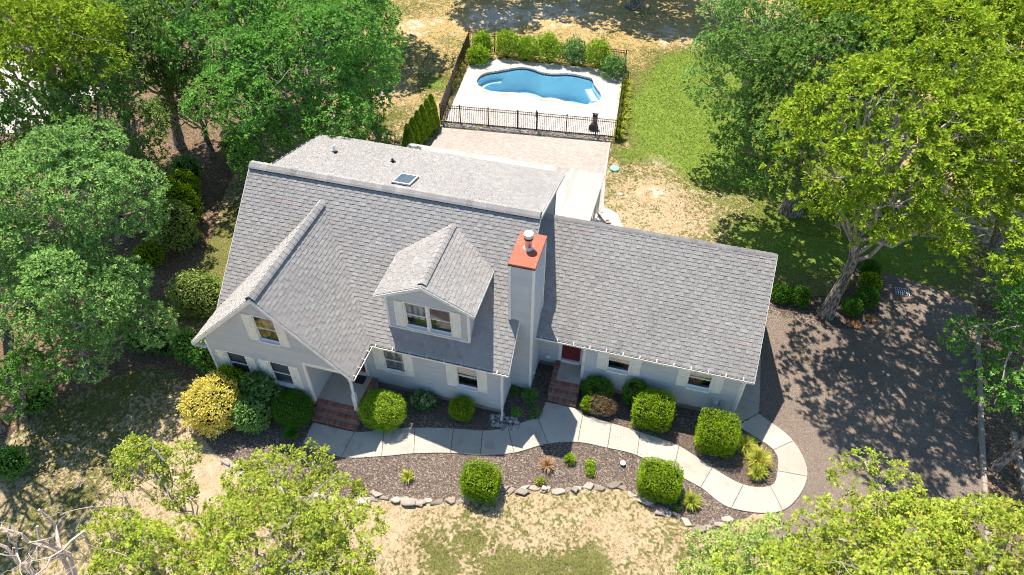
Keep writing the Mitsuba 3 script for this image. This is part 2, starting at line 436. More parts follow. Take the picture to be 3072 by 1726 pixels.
mulch_poly = G([tuple(t) for t in bed_out] + [(21.2, -0.4), (21.2, 0.9), (20.5, 1.9), (19.4, 2.4), (19.0, 4), (11, 4), (1, 2), (-0.9, 1.2)]).buffer(0)
add('mulch_bed', sheet(mulch_poly, 0.012), 'mulch', kind='structure', label='brown bark mulch bed along the house front and around the curved walk')
tree_bed = G([tuple(t) for t in curve([(20.1, 8.3), (20.2, 9.5), (21.4, 9.75), (22.6, 9.8), (23.7, 10.3), (24.2, 11.3), (24.35, 12.4), (25.0, 12.7), (25.5, 12.0), (25.35, 10.6), (25.1, 9.2), (24.4, 8.3), (23.0, 8.0), (21.6, 8.1)], 6, True)]).buffer(0)
add('mulch_bed', sheet(tree_bed, 0.012), 'mulch', kind='structure', label='dark mulch bed around the oak trunk at the driveway corner')
litter_edge = [(-6.6, 16), (-7.6, 13.5), (-6.9, 9.7), (-5.2, 4.9), (-5.2, 2.6), (-5.6, 0.9), (-3.6, 0.1), (-2.2, -0.5), (-1.1, -0.7), (-1.2, -1.9), (-2.4, -1.6), (-4.0, -1.8), (-5.8, -3.9), (-6.5, -5.2), (-6.8, -7.5), (-9, -12)]
litter_poly = G([tuple(t) for t in curve(litter_edge, 6)] + [(-60, -12), (-60, 9), (-30, 12), (-24, 20), (-12, 30), (-8, 22)]).buffer(0)
add('forest_floor', sheet(litter_poly, 0.008), 'litter', kind='structure', label='brown leaf litter under the trees left of the house')
litter2 = G([(28.2, -6), (27.99, 1.6), (28.4, 4.4), (28.78, 6.8), (29.2, 9.9), (30, 14), (34, 20), (60, 20), (60, -20), (30, -20)])
add('forest_floor', sheet(litter2, 0.008), 'litter', kind='structure', label='leaf litter strip beyond the timber edging right of the driveway')
# the lane seen between the trees at the left
add('lane', sheet(G([(-60, 2), (-30, 8), (-20.5, 11.5), (-19.3, 17), (-30, 18.8), (-60, 14)]), 0.014), 'road', kind='structure', label='pale paved lane glimpsed between the trees at the left')

# the front walk: one slab after the other
UPC = [(4.0, -2.26), (5.7, -2.23), (6.71, -1.85), (7.79, -1.47), (9.2, -1.12), (10.28, -.92), (11.16, -.54), (12.14, .17), (13.75, .75), (14.87, .68), (15.97, .58), (17.43, .36), (18.68, -.23), (19.78, -.62), (20.69, -.42), (20.93, .25), (20.78, 1.1), (19.46, 1.82)]
LOC = [(4.07, -3.21), (5.66, -3.36), (7.07, -2.95), (8.15, -2.53), (9.43, -2.16), (10.5, -1.95), (11.66, -1.54), (12.76, -.83), (13.81, -.48), (14.91, -.43), (16.0, -.46), (17.34, -.85), (18.33, -1.15), (19.41, -1.66), (21.12, -1.28), (21.97, .3), (21.5, 1.7), (20.25, 2.6)]
uc, lc = curve(UPC, 8), curve(LOC, 8)
walk = thing('front_walk', 'curving pale concrete walk in front of the house', 'walkway')
labels[walk]['kind'] = 'structure'
labels[walk].pop('category')
rng = np.random.default_rng(3)
for i in range(len(UPC) - 1):
    a, b = uc[i * 8:i * 8 + 9], lc[i * 8:i * 8 + 9]
    if i == 7:
        a = np.array([(12.14, .17), (12.27, 0.98), (13.4, 0.98), (13.75, .75)])
    pg = Polygon([tuple(t) for t in a] + [tuple(t) for t in b[::-1]]).buffer(0)
    if pg.geom_type != 'Polygon':
        pg = max(pg.geoms, key=lambda g: g.area)
    pg = pg.buffer(-0.011, join_style='mitre')
    m = MB().prism(pg, -0.05, 0.05 + rng.uniform(-.003, .003))
    add(walk + '__slab', m.mesh(), 'concrete', uv=np.full((m.n, 2), rng.random()))
m = MB()
y0 = 2.62
for y1 in (3.12, 4.32, 5.5, 6.7, 7.9, 9.1):
    pg = sbox(19.2, y0 + .011, 20.25, y1) if y0 > 2.7 else G([(19.2, 2.0), (19.46, 1.9), (20.22, 2.66), (20.25, y1), (19.2, y1)])
    m = MB().prism(pg, -0.05, 0.05)
    add(walk + '__slab', m.mesh(), 'concrete', uv=np.full((m.n, 2), rng.random()))
    y0 = y1

# stones along the bed's edge
border = thing('stone_border', 'edging of flat irregular tan fieldstones along the island bed', 'stone edging')
bd = bed_out[14 * 6 // 6:]
pts = curve([(1.45, -4.45), (2.08, -4.72), (2.94, -5.06), (4.15, -5.02), (5.3, -4.98), (6.35, -4.98), (7.35, -4.58), (8.15, -4.38), (8.98, -4.24), (9.57, -4.08), (10.35, -3.82), (11.24, -3.43), (11.79, -3.08), (12.37, -2.84), (12.97, -2.64), (13.59, -2.55), (14.1, -2.3),
             (14.91, -2.1), (15.71, -1.85), (16.09, -2.02), (16.59, -2.16), (17.02, -2.31), (17.58, -2.46), (18.13, -2.68), (18.52, -2.68), (19.15, -2.25), (19.41, -2.1)], 8)
seg = np.r_[0, np.cumsum(np.linalg.norm(np.diff(pts, axis=0), axis=1))]
t = 0.1
while t < seg[-1]:
    L = rng.uniform(0.24, 0.62)
    c = np.array([np.interp(t + L / 2, seg, pts[:, k]) for k in (0, 1)])
    d = np.array([np.interp(t + L, seg, pts[:, k]) - np.interp(t, seg, pts[:, k]) for k in (0, 1)])
    d /= np.linalg.norm(d) + 1e-9
    for layer in range(1 if rng.random() < 0.55 else 2):
        w, h = rng.uniform(0.17, 0.30), rng.uniform(0.045, 0.08)
        k = rng.integers(4, 7)
        a = np.sort(rng.random(k) * 0.7 + np.arange(k)) / k * 2 * np.pi
        o = np.stack([np.cos(a) * L / 2 * rng.uniform(.85, 1.1, k), np.sin(a) * w / 2 * rng.uniform(.85, 1.15, k)], 1)
        th = math.atan2(d[1], d[0]) + rng.normal(0, 0.25)
        o = o @ np.array([[math.cos(th), math.sin(th)], [-math.sin(th), math.cos(th)]]) + c + rng.normal(0, .04, 2) * (1 + layer)
        z0 = 0.0 + layer * 0.065
        tilt = rng.normal(0, 0.13, 2)
        top = z0 + h + (o - c) @ tilt
        mid = o * 1.0
        v = np.vstack([np.c_[c + (o - c) * .93, np.full(k, z0 - .02)], np.c_[mid + (o - c) * .04, top - .02], np.c_[c + (o - c) * .88, top], [[c[0], c[1], z0 + h + .008]]])
        i = np.arange(k)
        j = (i + 1) % k
        f = np.vstack([np.c_[i, j, j + k], np.c_[i, j + k, i + k], np.c_[i + k, j + k, j + 2 * k], np.c_[i + k, j + 2 * k, i + 2 * k], np.c_[i + 2 * k, j + 2 * k, np.full(k, 3 * k)]])
        add(border + '__stone', (v, f), 'stone', uv=np.full((len(v), 2), rng.random()))
    t += L * rng.uniform(0.70, 0.92)
# downspout rocks
pile = thing('splash_rocks', 'patch of grey river rocks where the downspout drains by the walk', 'rocks')


def rock(c, s, rng):
    m = trimesh.creation.icosphere(1 if s > .08 else 0, 1.0)
    v = np.array(m.vertices)
    v = v * (1 + 0.35 * (meshkit.noise(v * 1.3 + rng.random(3) * 90) - .5))[:, None] * np.array([1, rng.uniform(.6, .95), rng.uniform(.35, .55)]) * s
    a = rng.random() * 6.3
    v = v @ np.array([[math.cos(a), math.sin(a), 0], [-math.sin(a), math.cos(a), 0], [0, 0, 1]])
    return v + c, np.array(m.faces)


for i in range(70):
    a, r = rng.random() * 6.3, math.sqrt(rng.random())
    s = rng.uniform(.05, .10)
    v, f = rock(np.array([10.95 + r * .62 * math.cos(a), -.36 + r * .36 * math.sin(a), .02 + s * .2]), s, rng)
    add(pile + '__rock', (v, f), 'pebble', uv=np.full((len(v), 2), rng.uniform(.15, .75)), smooth=True)
# timbers edging the driveway
edge = thing('timber_edging', 'weathered timbers laid end to end along the right edge of the driveway', 'timber edging')
tp = np.array([(29.16, 9.84), (28.74, 6.79), (28.36, 4.37), (27.97, 1.62), (27.6, -1.0)])
for a, b in zip(tp[:-1], tp[1:]):
    d = (b - a) / np.linalg.norm(b - a) * .01
    add(edge + '__timber', MB().bar([*(a + d), .07], [*(b - d), .07], .15, .16).mesh(), 'timber')
e2 = thing('timber_beam', 'single grey timber lying in the leaves right of the driveway edging', 'timber')
add(e2 + '__beam', MB().bar([29.43, 4.2, .09], [29.3, 1.6, .09], .17, .18).mesh(), 'timber')

# ------------------------------------------------------------------ house
H = thing('house', 'grey vinyl sided house with grey shingle roofs, dormer, chimney and white trim', 'house')
XL, XR, ZE, YE, YR, ZR = -0.486, 11.05, 2.769, -0.15, 4.2, 6.524
GX, GZ, GY, GR, GYB = 2.764, 5.937, -1.817, 5.842, 3.526
hole_list = {}


def lap(mb, P, U, N, poly, exp=0.105, d=0.030, z0=None):
    """lapped siding on the plane through P with horizontal direction U and outward normal N; poly in (u, z)"""
    P, U, N = (np.asarray(t, float) for t in (P, U, N))
    x0, zb, x1, zt = poly.bounds
    zb = zb if z0 is None else z0
    k = 0
    while zb + k * exp < zt:
        a, b = zb + k * exp, zb + (k + 1) * exp
        k += 1
        g = poly.intersection(sbox(x0 - 1, a, x1 + 1, b))
        for q in getattr(g, 'geoms', [g]):
            if q.geom_type != 'Polygon' or q.area < 1e-5:
                continue
            vv, ff = trimesh.creation.triangulate_polygon(q, engine='earcut')
            off = d * (1 - (vv[:, 1] - a) / exp * 0.9)
            v = P + vv[:, :1] * U + np.c_[np.zeros((len(vv), 2)), vv[:, 1]] + off[:, None] * N
            nn = np.cross(v[ff[:, 1]] - v[ff[:, 0]], v[ff[:, 2]] - v[ff[:, 0]]) @ N
            ff = np.where((nn > 0)[:, None], ff, ff[:, ::-1])
            mb.put(v, ff)
            lo = vv[np.abs(vv[:, 1] - a) < 1e-6]
            if len(lo) >= 2:
                ua, ub = lo[:, 0].min(), lo[:, 0].max()
                e = lambda u, o: P + u * U + np.array([0, 0, a]) + o * N
                mb.put([e(ua, d), e(ub, d), e(ub, 0.0), e(ua, 0.0)], [[0, 1, 2, 3]])


def wall(P, U, N, poly, key='siding_wall', parent=H, holes=(), z0=None):
    for h in holes:
        poly = poly.difference(sbox(*h))
    mb = MB()
    lap(mb, P, U, N, poly, z0=z0)
    # the backing sheet keeps daylight out
    vv, ff = [], []
    for q in getattr(poly, 'geoms', [poly]):
        a, b = trimesh.creation.triangulate_polygon(q, engine='earcut')
        mb.put(np.asarray(P, float) + a[:, :1] * np.asarray(U, float) + np.c_[np.zeros((len(a), 2)), a[:, 1]] - 0.02 * np.asarray(N, float), b)
    return add(f'{parent}__{key}', mb.mesh(), 'siding')


X, Y_, Z_ = (1, 0, 0), (0, 1, 0), (0, 0, 1)
NF = (0, -1, 0)
GW = -1.637  # gable wall plane
W1 = (0.66, 1.17, 1.46, 2.43)
W2 = (2.41, 1.17, 3.21, 2.43)
W3 = (2.43, 3.62, 3.23, 4.88)
M1 = (6.17, 1.19, 6.97, 2.44)
M2 = (9.05, 1.20, 9.85, 2.46)
D1 = (7.10, 3.49, 7.90, 4.71)
D2 = (8.00, 3.49, 8.80, 4.71)
Q1 = (14.31, 1.43, 15.13, 2.47)
Q2 = (17.28, 1.42, 18.12, 2.47)
sL, sR = (GZ - ZE) / (GX - XL), (GZ - ZE) / (GR - GX)
gz = lambda x: ZE + (x - XL) * sL if x < GX else ZE + (GR - x) * sR
wall((0, GW, 0), X, NF, Polygon([(0, .33), (3.9, .33), (3.9, 2.80), (5.5, 2.80), (5.5, gz(5.5) - .06), (GX, GZ - .06), (0, gz(0) - .06)]), holes=[W1, W2, W3], z0=.33)
DOOR1 = (4.42, .62, 5.33, 2.66)
wall((0, 0, 0), X, NF, Polygon([(3.9, .55), (5.5, .55), (5.5, .33), (10.77, .33), (10.77, 2.8), (3.9, 2.8)]), holes=[M1, M2, DOOR1], z0=.33)
wall((3.9, 0, 0), Y_, X, Polygon([(GW, .52), (0, .52), (0, 2.8), (GW, 2.8)]), z0=.33)
wall((0, 0, 0), Y_, (-1, 0, 0), Polygon([(GW, .33), (8.2, .33), (8.2, 5.3), (4.2, 6.4), (0.0, 2.8), (GW, 2.8)]), z0=.33)
sl = (ZR - ZE) / (YR - YE)
wall((10.77, 0, 0), Y_, X, Polygon([(0, .33), (8.2, .33), (8.2, 5.38), (4.2, ZR - .08), (0, ZE + .13 * sl - .06)]), z0=.33)
wall((0, 8.2, 0), X, Y_, Polygon([(0, .33), (10.77, .33), (10.77, 5.38), (0, 5.38)]), z0=.33)
# wing
WY, WZ = 2.03, 2.565
DOOR2 = (12.42, .62, 13.22, 2.5)
wall((0, 2.1, 0), X, NF, Polygon([(13.40, .33), (19.16, .33), (19.16, 2.56), (13.40, 2.56)]), holes=[Q1, Q2], z0=.33)
wall((0, 2.74, 0), X, NF, Polygon([(11.5, .33), (13.40, .33), (13.40, 2.95), (11.5, 2.95)]), holes=[DOOR2], z0=.33)
wall((13.40, 0, 0), Y_, (-1, 0, 0), Polygon([(2.1, .33), (2.74, .33), (2.74, 2.9), (2.1, 2.56)]), z0=.33)
wall((19.16, 0, 0), Y_, X, Polygon([(2.1, .1), (9.0, .1), (9.0, 2.56), (5.563, 5.40), (2.1, 2.58)]), z0=.33)
wall((0, 9.0, 0), X, Y_, Polygon([(10.77, .33), (19.16, .33), (19.16, 2.56), (10.77, 2.56)]), z0=.33)
fd = MB()
for a in [(0.03, 3.9, GW + .04, 8.15), (5.75, 10.74, 0.04, 8.15), (13.42, 19.1, 2.14, 8.96), (10.7, 13.42, 2.78, 8.9)]:
    fd.box(*a, -.1, .345)
add(H + '__foundation', fd.mesh(), 'foundation')
fl = MB()
for a in [(0.03, 3.85, GW + .1, 8.1), (3.85, 10.7, 0.1, 8.1), (13.45, 19.1, 2.2, 8.9), (10.8, 13.45, 2.85, 8.9)]:
    fl.box(*a, .45, .5)
fl.box(0.05, 3.8, GW + .1, 8.1, 2.86, 2.9).box(3.8, 10.7, .05, 8.1, 2.861, 2.899)
add(H + '__interior_floor', fl.mesh(), 'interior')
cb = MB()  # corner boards
for x, y, z0, z1 in [(0.0, GW, .33, 2.9), (3.9, GW, .45, 2.8), (10.77, 0, .33, 2.75), (13.40, 2.1, .33, 2.55), (19.16, 2.1, .1, 2.55), (10.77, 8.2, .33, 5.3)]:
    cb.box(x - .05, x + .05, y - .035, y + .04, z0, z1)
cb.box(3.86, 5.66, GW - .03, GW + .10, 2.70, 2.86)  # porch beam
cb.box(5.56, 5.66, GW + .1, 0, 2.66, 2.80)
cb.box(3.9, 5.6, GW + .1, -.02, 2.80, 2.83)  # porch ceiling
add(H + '__trim', cb.mesh(), 'white', kind='stuff')


# ---- roof
class Plane:
    def __init__(s, O, U, V, poly, h=0.0):
        s.O, s.U, s.V = (np.asarray(t, float) for t in (O, U, V))
        s.V = s.V / np.linalg.norm(s.V)
        s.N = np.cross(s.U, s.V)
        s.poly = Polygon([s.to2(p) for p in poly])

    def to2(s, p):
        d = np.asarray(p, float) - s.O
        return float(d @ s.U), float(d @ s.V)

    def at(s, uv, h=0.0):
        uv = np.asarray(uv, float)
        return s.O + uv[:, :1] * s.U + uv[:, 1:2] * s.V + np.asarray(h).reshape(-1, 1) * s.N


DAX, DAZ, DY, DL, DR, DEZ, DYB = 7.955, 5.963, 0.163, 6.153, 9.774, 5.068, 3.551
mz = lambda y: ZE + sl * (y - YE)
dye = YE + (DEZ - ZE) / sl
WYR, WZR, WX0, WX1 = 5.563, 5.472, 10.79, 19.483
wsl = (WZR - WZ) / (WYR - WY)
P_main = Plane((0, YE, ZE), X, (0, YR - YE, ZR - ZE), [(XL, YE, ZE), (GX, GYB, GZ), (GR, YE, ZE), (XR, YE, ZE), (XR, YR, ZR), (XL, YR, ZR)])
foot = Polygon([P_main.to2(t) for t in [(6.6, .6, mz(.6)), (9.3, .6, mz(.6)), (9.3, 2.3, mz(2.3)), (DAX, 3.3, mz(3.3)), (6.6, 2.3, mz(2.3))]])
P_rear = Plane((11.07, 8.398, 5.41), (-1, 0, 0), (0, 4.2 - 8.398, ZR - 5.41), [(11.07, 8.398, 5.41), (0.29, 8.398, 5.41), (0.29, YR, ZR), (11.07, YR, ZR)])
P_gr = Plane((GR, 0, ZE), Y_, (GX - GR, 0, GZ - ZE), [(GR, GY, ZE), (GR, YE, ZE), (GX, GYB, GZ), (GX, GY, GZ)])
P_gl = Plane((XL, 0, ZE), (0, -1, 0), (GX - XL, 0, GZ - ZE), [(XL, GY, ZE), (XL, YE, ZE), (GX, GYB, GZ), (GX, GY, GZ)])
P_wf = Plane((0, WY, WZ), X, (0, WYR - WY, WZR - WZ), [(11.53, WY, WZ), (WX1, WY, WZ), (WX1, WYR, WZR), (WX0, WYR, WZR), (WX0, 2.88, WZ + wsl * (2.88 - WY)), (11.53, 2.88, WZ + wsl * (2.88 - WY))])
P_wr = Plane((0, 9.096, WZ), (-1, 0, 0), (0, WYR - 9.096, WZR - WZ), [(WX1, 9.096, WZ), (WX0, 9.096, WZ), (WX0, WYR, WZR), (WX1, WYR, WZR)])
P_dr = Plane((DR, 0, DEZ), Y_, (DAX - DR, 0, DAZ - DEZ), [(DR, DY, DEZ), (DR, dye, DEZ), (DAX, DYB, DAZ), (DAX, DY, DAZ)])
P_dl = Plane((DL, 0, DEZ), (0, -1, 0), (DAX - DL, 0, DAZ - DEZ), [(DL, DY, DEZ), (DL, dye, DEZ), (DAX, DYB, DAZ), (DAX, DY, DAZ)])
P_side = Plane((0.29, 8.398, 2.90), (-1, 0, 0), (0, 4.2 - 8.398, ZR - 2.90), [(0.29, 8.398, 2.9), (XL, 8.398, 2.9), (XL, YR, ZR), (0.29, YR, ZR)])
roof = H + '__roof'
deck = MB()
for pl in (P_main, P_rear, P_gr, P_gl, P_wf, P_wr, P_dr, P_dl, P_side):
    v, f = prism_arr(pl.poly, -0.055, 0.0)
    deck.put(pl.at(v[:, :2], v[:, 2]), f)
add(roof, deck.mesh(), 'felt')
EXP = 0.145
tabs = []  # (screen weight, verts, faces, uv)
rng = np.random.default_rng(11)


def shingles(pl, poly=None, v0=0.0):
    poly = pl.poly if poly is None else poly
    u0, va, u1, vb = poly.bounds
    inner = poly.buffer(-0.005)
    shapely.prepare(inner)
    k = 0
    while k * EXP < vb - 0.03:
        a, b = k * EXP - (0.012 if k == 0 else 0.0), min((k + 1) * EXP + 0.035, vb)
        u = u0 - rng.random() * .3
        tooth = rng.random() < .5
        while u < u1:
            w = rng.uniform(.16, .30) if tooth else rng.uniform(.10, .24)
            th = 0.022 if tooth else 0.013
            tone = np.clip(rng.normal(.58 if tooth else .50, .075), 0, 1)
            odd = 1.0 if rng.random() < .006 else 0.0
            tooth = not tooth
            q = sbox(u + .002, a, u + w - .002, b)
            u += w
            if not inner.contains(q):
                q = q.intersection(poly)
                if q.is_empty or q.geom_type != 'Polygon' or q.area < 4e-4:
                    continue
                o = np.array(shapely.geometry.polygon.orient(q).exterior.coords)[:-1]
            else:
                o = np.array([[q.bounds[0], a], [q.bounds[2], a], [q.bounds[2], b], [q.bounds[0], b]])
            n = len(o)
            h = 0.004 + th * (1 - (o[:, 1] - a) / (EXP + .035)).clip(0, 1)
            lo = pl.at(o, 0.0 * h)
            hi = pl.at(o, h)
            i = np.arange(n)
            j = (i + 1) % n
            f = np.vstack([np.c_[np.zeros(n - 2, int) + n, i[1:-1] + n, i[2:] + n], np.c_[i, j, j + n], np.c_[i, j + n, i + n]])
            c = hi.mean(0)
            d = c - EYE
            size = q.area * abs(d @ pl.N) / np.linalg.norm(d)**3
            tabs.append((size, np.vstack([lo, hi]), f, (tone, odd)))
        k += 1


shingles(P_main, P_main.poly.difference(foot))
for pl in (P_rear, P_gr, P_gl, P_wf, P_dr, P_dl):
    shingles(pl)
order = sorted(range(len(tabs)), key=lambda i: -tabs[i][0])
single = set(order[:300])
rest = MB()
for i, (_, v, f, t) in enumerate(tabs):
    if i in single:
        add(roof + '__shingle', (v, f), 'shingle', uv=np.tile(t, (len(v), 1)))
    else:
        rest.put(v, f, t)
add(roof + '__shingle_courses', rest.mesh(), 'shingle', uv=rest.uv(), kind='stuff')


def caps(a, b, NL, NR, w=0.17, step=0.25, vent=0.0):
    """ridge caps from a to b; NL, NR the normals of the two slopes"""
    a, b, NL, NR = (np.asarray(t, float) for t in (a, b, NL, NR))
    L = np.linalg.norm(b - a)
    d = (b - a) / L
    dl, dr_ = np.cross(d, NL), np.cross(NR, d)
    dl, dr_ = dl * -np.sign(dl[2]) if abs(dl[2]) > 1e-3 else dl, dr_ * -np.sign(dr_[2]) if abs(dr_[2]) > 1e-3 else dr_
    up = np.array([0, 0, 1.0])
    if vent:
        mb = MB()
        for s, n in ((dl, NL), (dr_, NR)):
            p = [a, b, b + s * (w + .012), a + s * (w + .012)]
            v = np.vstack([[q + n * .012 for q in p], [q + n * (.012 + vent) for q in p]])
            mb.put(v, [[0, 1, 2, 3], [4, 5, 6, 7], [0, 1, 5, 4], [1, 2, 6, 5], [2, 3, 7, 6], [3, 0, 4, 7]])
        add(roof + '__ridge_vent', mb.mesh(), 'dark')
    n = int(L / step)
    for k in range(n):
        s0, s1 = k * L / n, (k + 1) * L / n + .05
        s1 = min(s1, L)
        h0, h1 = .030 + vent, .012 + vent
        pr = [(-1.0, 0), (-.5, .012), (0, .02), (.5, .012), (1.0, 0)]
        ring = []
        for s, h in ((s0, h0), (s1, h1)):
            for t, z in pr:
                side, nn = (dl, NL) if t < 0 else (dr_, NR)
                ring.append(a + d * s + side * abs(t) * w + (nn if t else up) * (h + z))
        for s in (s0,):
            for t, z in pr:
                side, nn = (dl, NL) if t < 0 else (dr_, NR)
                ring.append(a + d * s + side * abs(t) * w + (nn if t else up) * (vent + .008))
        f = [[i, i + 1, i + 6, i + 5] for i in range(4)] + [[i, i + 1, i + 11, i + 10] for i in range(4)]
        tone = np.clip(rng.normal(.55, .12), 0, 1)
        add(roof + '__ridge_cap', (np.array(ring), np.array(f)), 'shingle', uv=np.tile((tone, 0.0), (15, 1)))


caps((XL + .02, YR, ZR), (XR, YR, ZR), P_rear.N, P_main.N, vent=.07)
caps((GX, GY + .01, GZ), (GX, GYB, GZ), P_gl.N, P_gr.N, vent=.06)
caps((DAX, DY + .12, DAZ), (DAX, DYB - .1, DAZ), P_dl.N, P_dr.N, w=.15, vent=.03)
caps((10.85, WYR, WZR), (WX1, WYR, WZR), P_wr.N, P_wf.N, w=.15)
# rakes and fascias
rk = MB()


def rake(a, b, out, w=.16, th=.03):
    """a board under the roof edge from a to b, standing out along out"""
    a, b, o = np.asarray(a, float), np.asarray(b, float), np.asarray(out, float)
    v = np.vstack([[p + o * s + np.array([0, 0, z]) for z in (-w - .02, -.012) for s in (0, th)] for p in (a, b)])
    rk.put(v, BOXF)


rake((XL, GY, ZE), (GX, GY, GZ), NF)
rake((GX, GY, GZ), (GR, GY, ZE), NF)
rake((DL, DY, DEZ), (DAX, DY, DAZ), NF, .12)
rake((DAX, DY, DAZ), (DR, DY, DEZ), NF, .12)
rake((XR, YE, ZE), (XR, YR, ZR), X)
rake((XL, YE, ZE), (XL, YR, ZR), (-1, 0, 0))
rake((11.07, 8.398, 5.41), (11.07, YR, ZR), X, .14)
rake((0.29, 8.398, 5.41), (0.29, YR, ZR), (-1, 0, 0), .14)
rake((WX1, WY, WZ), (WX1, WYR, WZR), X)
rake((WX1, 9.096, WZ), (WX1, WYR, WZR), X)
rake((XL, YE, ZE), (XL, GY, ZE), (-1, 0, 0), .14)
rake((DL, dye, DEZ), (DL, DY, DEZ), (-1, 0, 0), .10)
rake((DR, DY, DEZ), (DR, dye, DEZ), X, .10)
rake((0.29, 8.398, 5.41), (11.07, 8.398, 5.41), Y_, .12)
for p, q in (((0, GY + .03, 0), (0, GW, 0)),):  # soffits
    for a, b in (((XL, ZE), (GX, GZ)), ((GX, GZ), (GR, ZE))):
        rk.put([[a[0], GY, a[1] - .17], [b[0], GY, b[1] - .17], [b[0], GW, b[1] - .17], [a[0], GW, a[1] - .17]], [[0, 1, 2, 3]])
rk.put([[DL, DY, DEZ - .13], [DAX, DY, DAZ - .13], [DAX, .46, DAZ - .13], [DL, .46, DEZ - .13]], [[0, 1, 2, 3]])
rk.put([[DAX, DY, DAZ - .13], [DR, DY, DEZ - .13], [DR, .46, DEZ - .13], [DAX, .46, DAZ - .13]], [[0, 1, 2, 3]])
rk.box(XL, .02, GY, GW, ZE - .19, ZE - .17)
rk.box(WX0 + .7, WX1, WY - .0, 2.76, WZ - .03, WZ - .01)
rk.box(13.42, WX1, WY, 2.11, WZ - .16, WZ - .03)
add(H + '__rake_board', rk.mesh(), 'white')


def gutter(a, b, out, brackets, name='gutter'):
    a, b, o = np.asarray(a, float), np.asarray(b, float), np.asarray(out, float)
    prof = [(0.0, -.015), (0.0, -.12), (.085, -.12), (.105, -.06), (.112, -.012), (.095, -.012), (.09, -.06), (.075, -.105), (.012, -.105), (.012, -.015)]
    v = np.vstack([[p + o * s + np.array([0, 0, z]) for s, z in prof] for p in (a, b)])
    n = len(prof)
    f = [[i, (i + 1) % n, (i + 1) % n + n, i + n] for i in range(n)]
    mb = MB().put(v, f)
    for p in (a, b):
        mb.put([p + o * s + np.array([0, 0, z]) for s, z in ((0, -.015), (0, -.12), (.085, -.12), (.112, -.012))], [[0, 1, 2, 3]])
    g = add(f'{H}__{name}', mb.mesh(), 'white')
    de = MB().put([p + o * s + np.array([0, 0, -.075]) for p in (a, b) for s in (.012, .088)], [[0, 1, 3, 2]])
    add(g + '__debris', de.mesh(), 'gutter_in')
    L = np.linalg.norm(b - a)
    for k in range(brackets):
        t = (k + .35) / brackets
        c = a + (b - a) * t
        d = (b - a) / L
        mb = MB().put([c + d * s + o * q + np.array([0, 0, z]) for s in (-.013, .013) for q, z in ((-.05, .036), (.11, -.004), (-.05, .046), (.11, .006))], [[0, 1, 3, 2], [4, 5, 7, 6], [0, 1, 5, 4], [2, 3, 7, 6], [1, 3, 7, 5], [0, 2, 6, 4]])
        add(g + '__bracket', mb.mesh(), 'white')


gutter((GR - .02, YE, ZE), (XR + .03, YE, ZE), NF, 8)
gutter((GR, GY, ZE), (GR, YE - .1, ZE), X, 4)
gutter((11.53, WY, WZ), (WX1 + .02, WY, WZ), NF, 13)
gutter((12.25, 13.06, 2.24), (2.2, 13.06, 2.24), Y_, 11)

# ---- windows, doors, shutters


def window(P, U, N, r, mat='white', fw=.045, shade=None, sill=.03):
    """a double hung window in the hole r = (u0, z0, u1, z1) of a wall; shade: (material, part of the height from the top)"""
    P, U, N = (np.asarray(t, float) for t in (P, U, N))
    T = lambda v: P + v[:, :1] * U + v[:, 1:2] * N + np.c_[np.zeros((len(v), 2)), v[:, 2]]
    u0, z0, u1, z1 = r
    key = H + '__window'
    key = key if key not in scene else number(key)
    mb = MB()
    b = lambda *a: mb.box(*a, T=T)
    b(u0 - fw, u0, -.06, .035, z0 - fw, z1 + fw)
    b(u1, u1 + fw, -.06, .035, z0 - fw, z1 + fw)
    b(u0, u1, -.06, .035, z1, z1 + fw)
    b(u0, u1, -.06, .05 + sill, z0 - fw, z0)
    add(key, mb.mesh(), mat)
    mb = MB()
    zm = (z0 + z1) / 2
    s = .032
    for za, zb, y in ((zm - .015, z1, -.022), (z0, zm + .015, -.048)):
        b(u0, u0 + s, y - .012, y + .012, za, zb)
        b(u1 - s, u1, y - .012, y + .012, za, zb)
        b(u0 + s, u1 - s, y - .0119, y + .0119, zb - s, zb)
        b(u0 + s, u1 - s, y - .0119, y + .0119, za, za + s * (1.6 if za == z0 else 1))
    add(key + '__sash', mb.mesh(), mat)
    pane = MB()
    for za, zb, y in ((zm, z1, -.022), (z0, zm, -.048)):
        pane.put(T(np.array([[u0 + .01, y, za], [u1 - .01, y, za], [u1 - .01, y, zb], [u0 + .01, y, zb]])), [[0, 1, 2, 3]])
    add(key + '__pane', pane.mesh(), 'glass')
    add(key + '__room', MB().put(T(np.array([[u0 - .05, -.42, z0 - .05], [u1 + .05, -.42, z0 - .05], [u1 + .05, -.42, z1 + .05], [u0 - .05, -.42, z1 + .05]])), [[0, 1, 2, 3]]).mesh(), 'room')
    if shade:
        m_, part = shade
        sh = MB()
        n = 24
        us = np.linspace(u0 - .02, u1 + .02, n)
        y = -.10 + .012 * np.sin(np.arange(n) * 2.1) * (m_ == 'drape')
        zt, zb = z1 + .03, z1 - part * (z1 - z0)
        v = np.vstack([np.c_[us, y, np.full(n, zt)], np.c_[us, y, np.full(n, zb)]])
        sh.put(T(v), [[i, i + 1, i + 1 + n, i + n] for i in range(n - 1)])
        add(key + '__' + ('curtain' if m_ == 'drape' else 'blind'), sh.mesh(), m_)
    return key


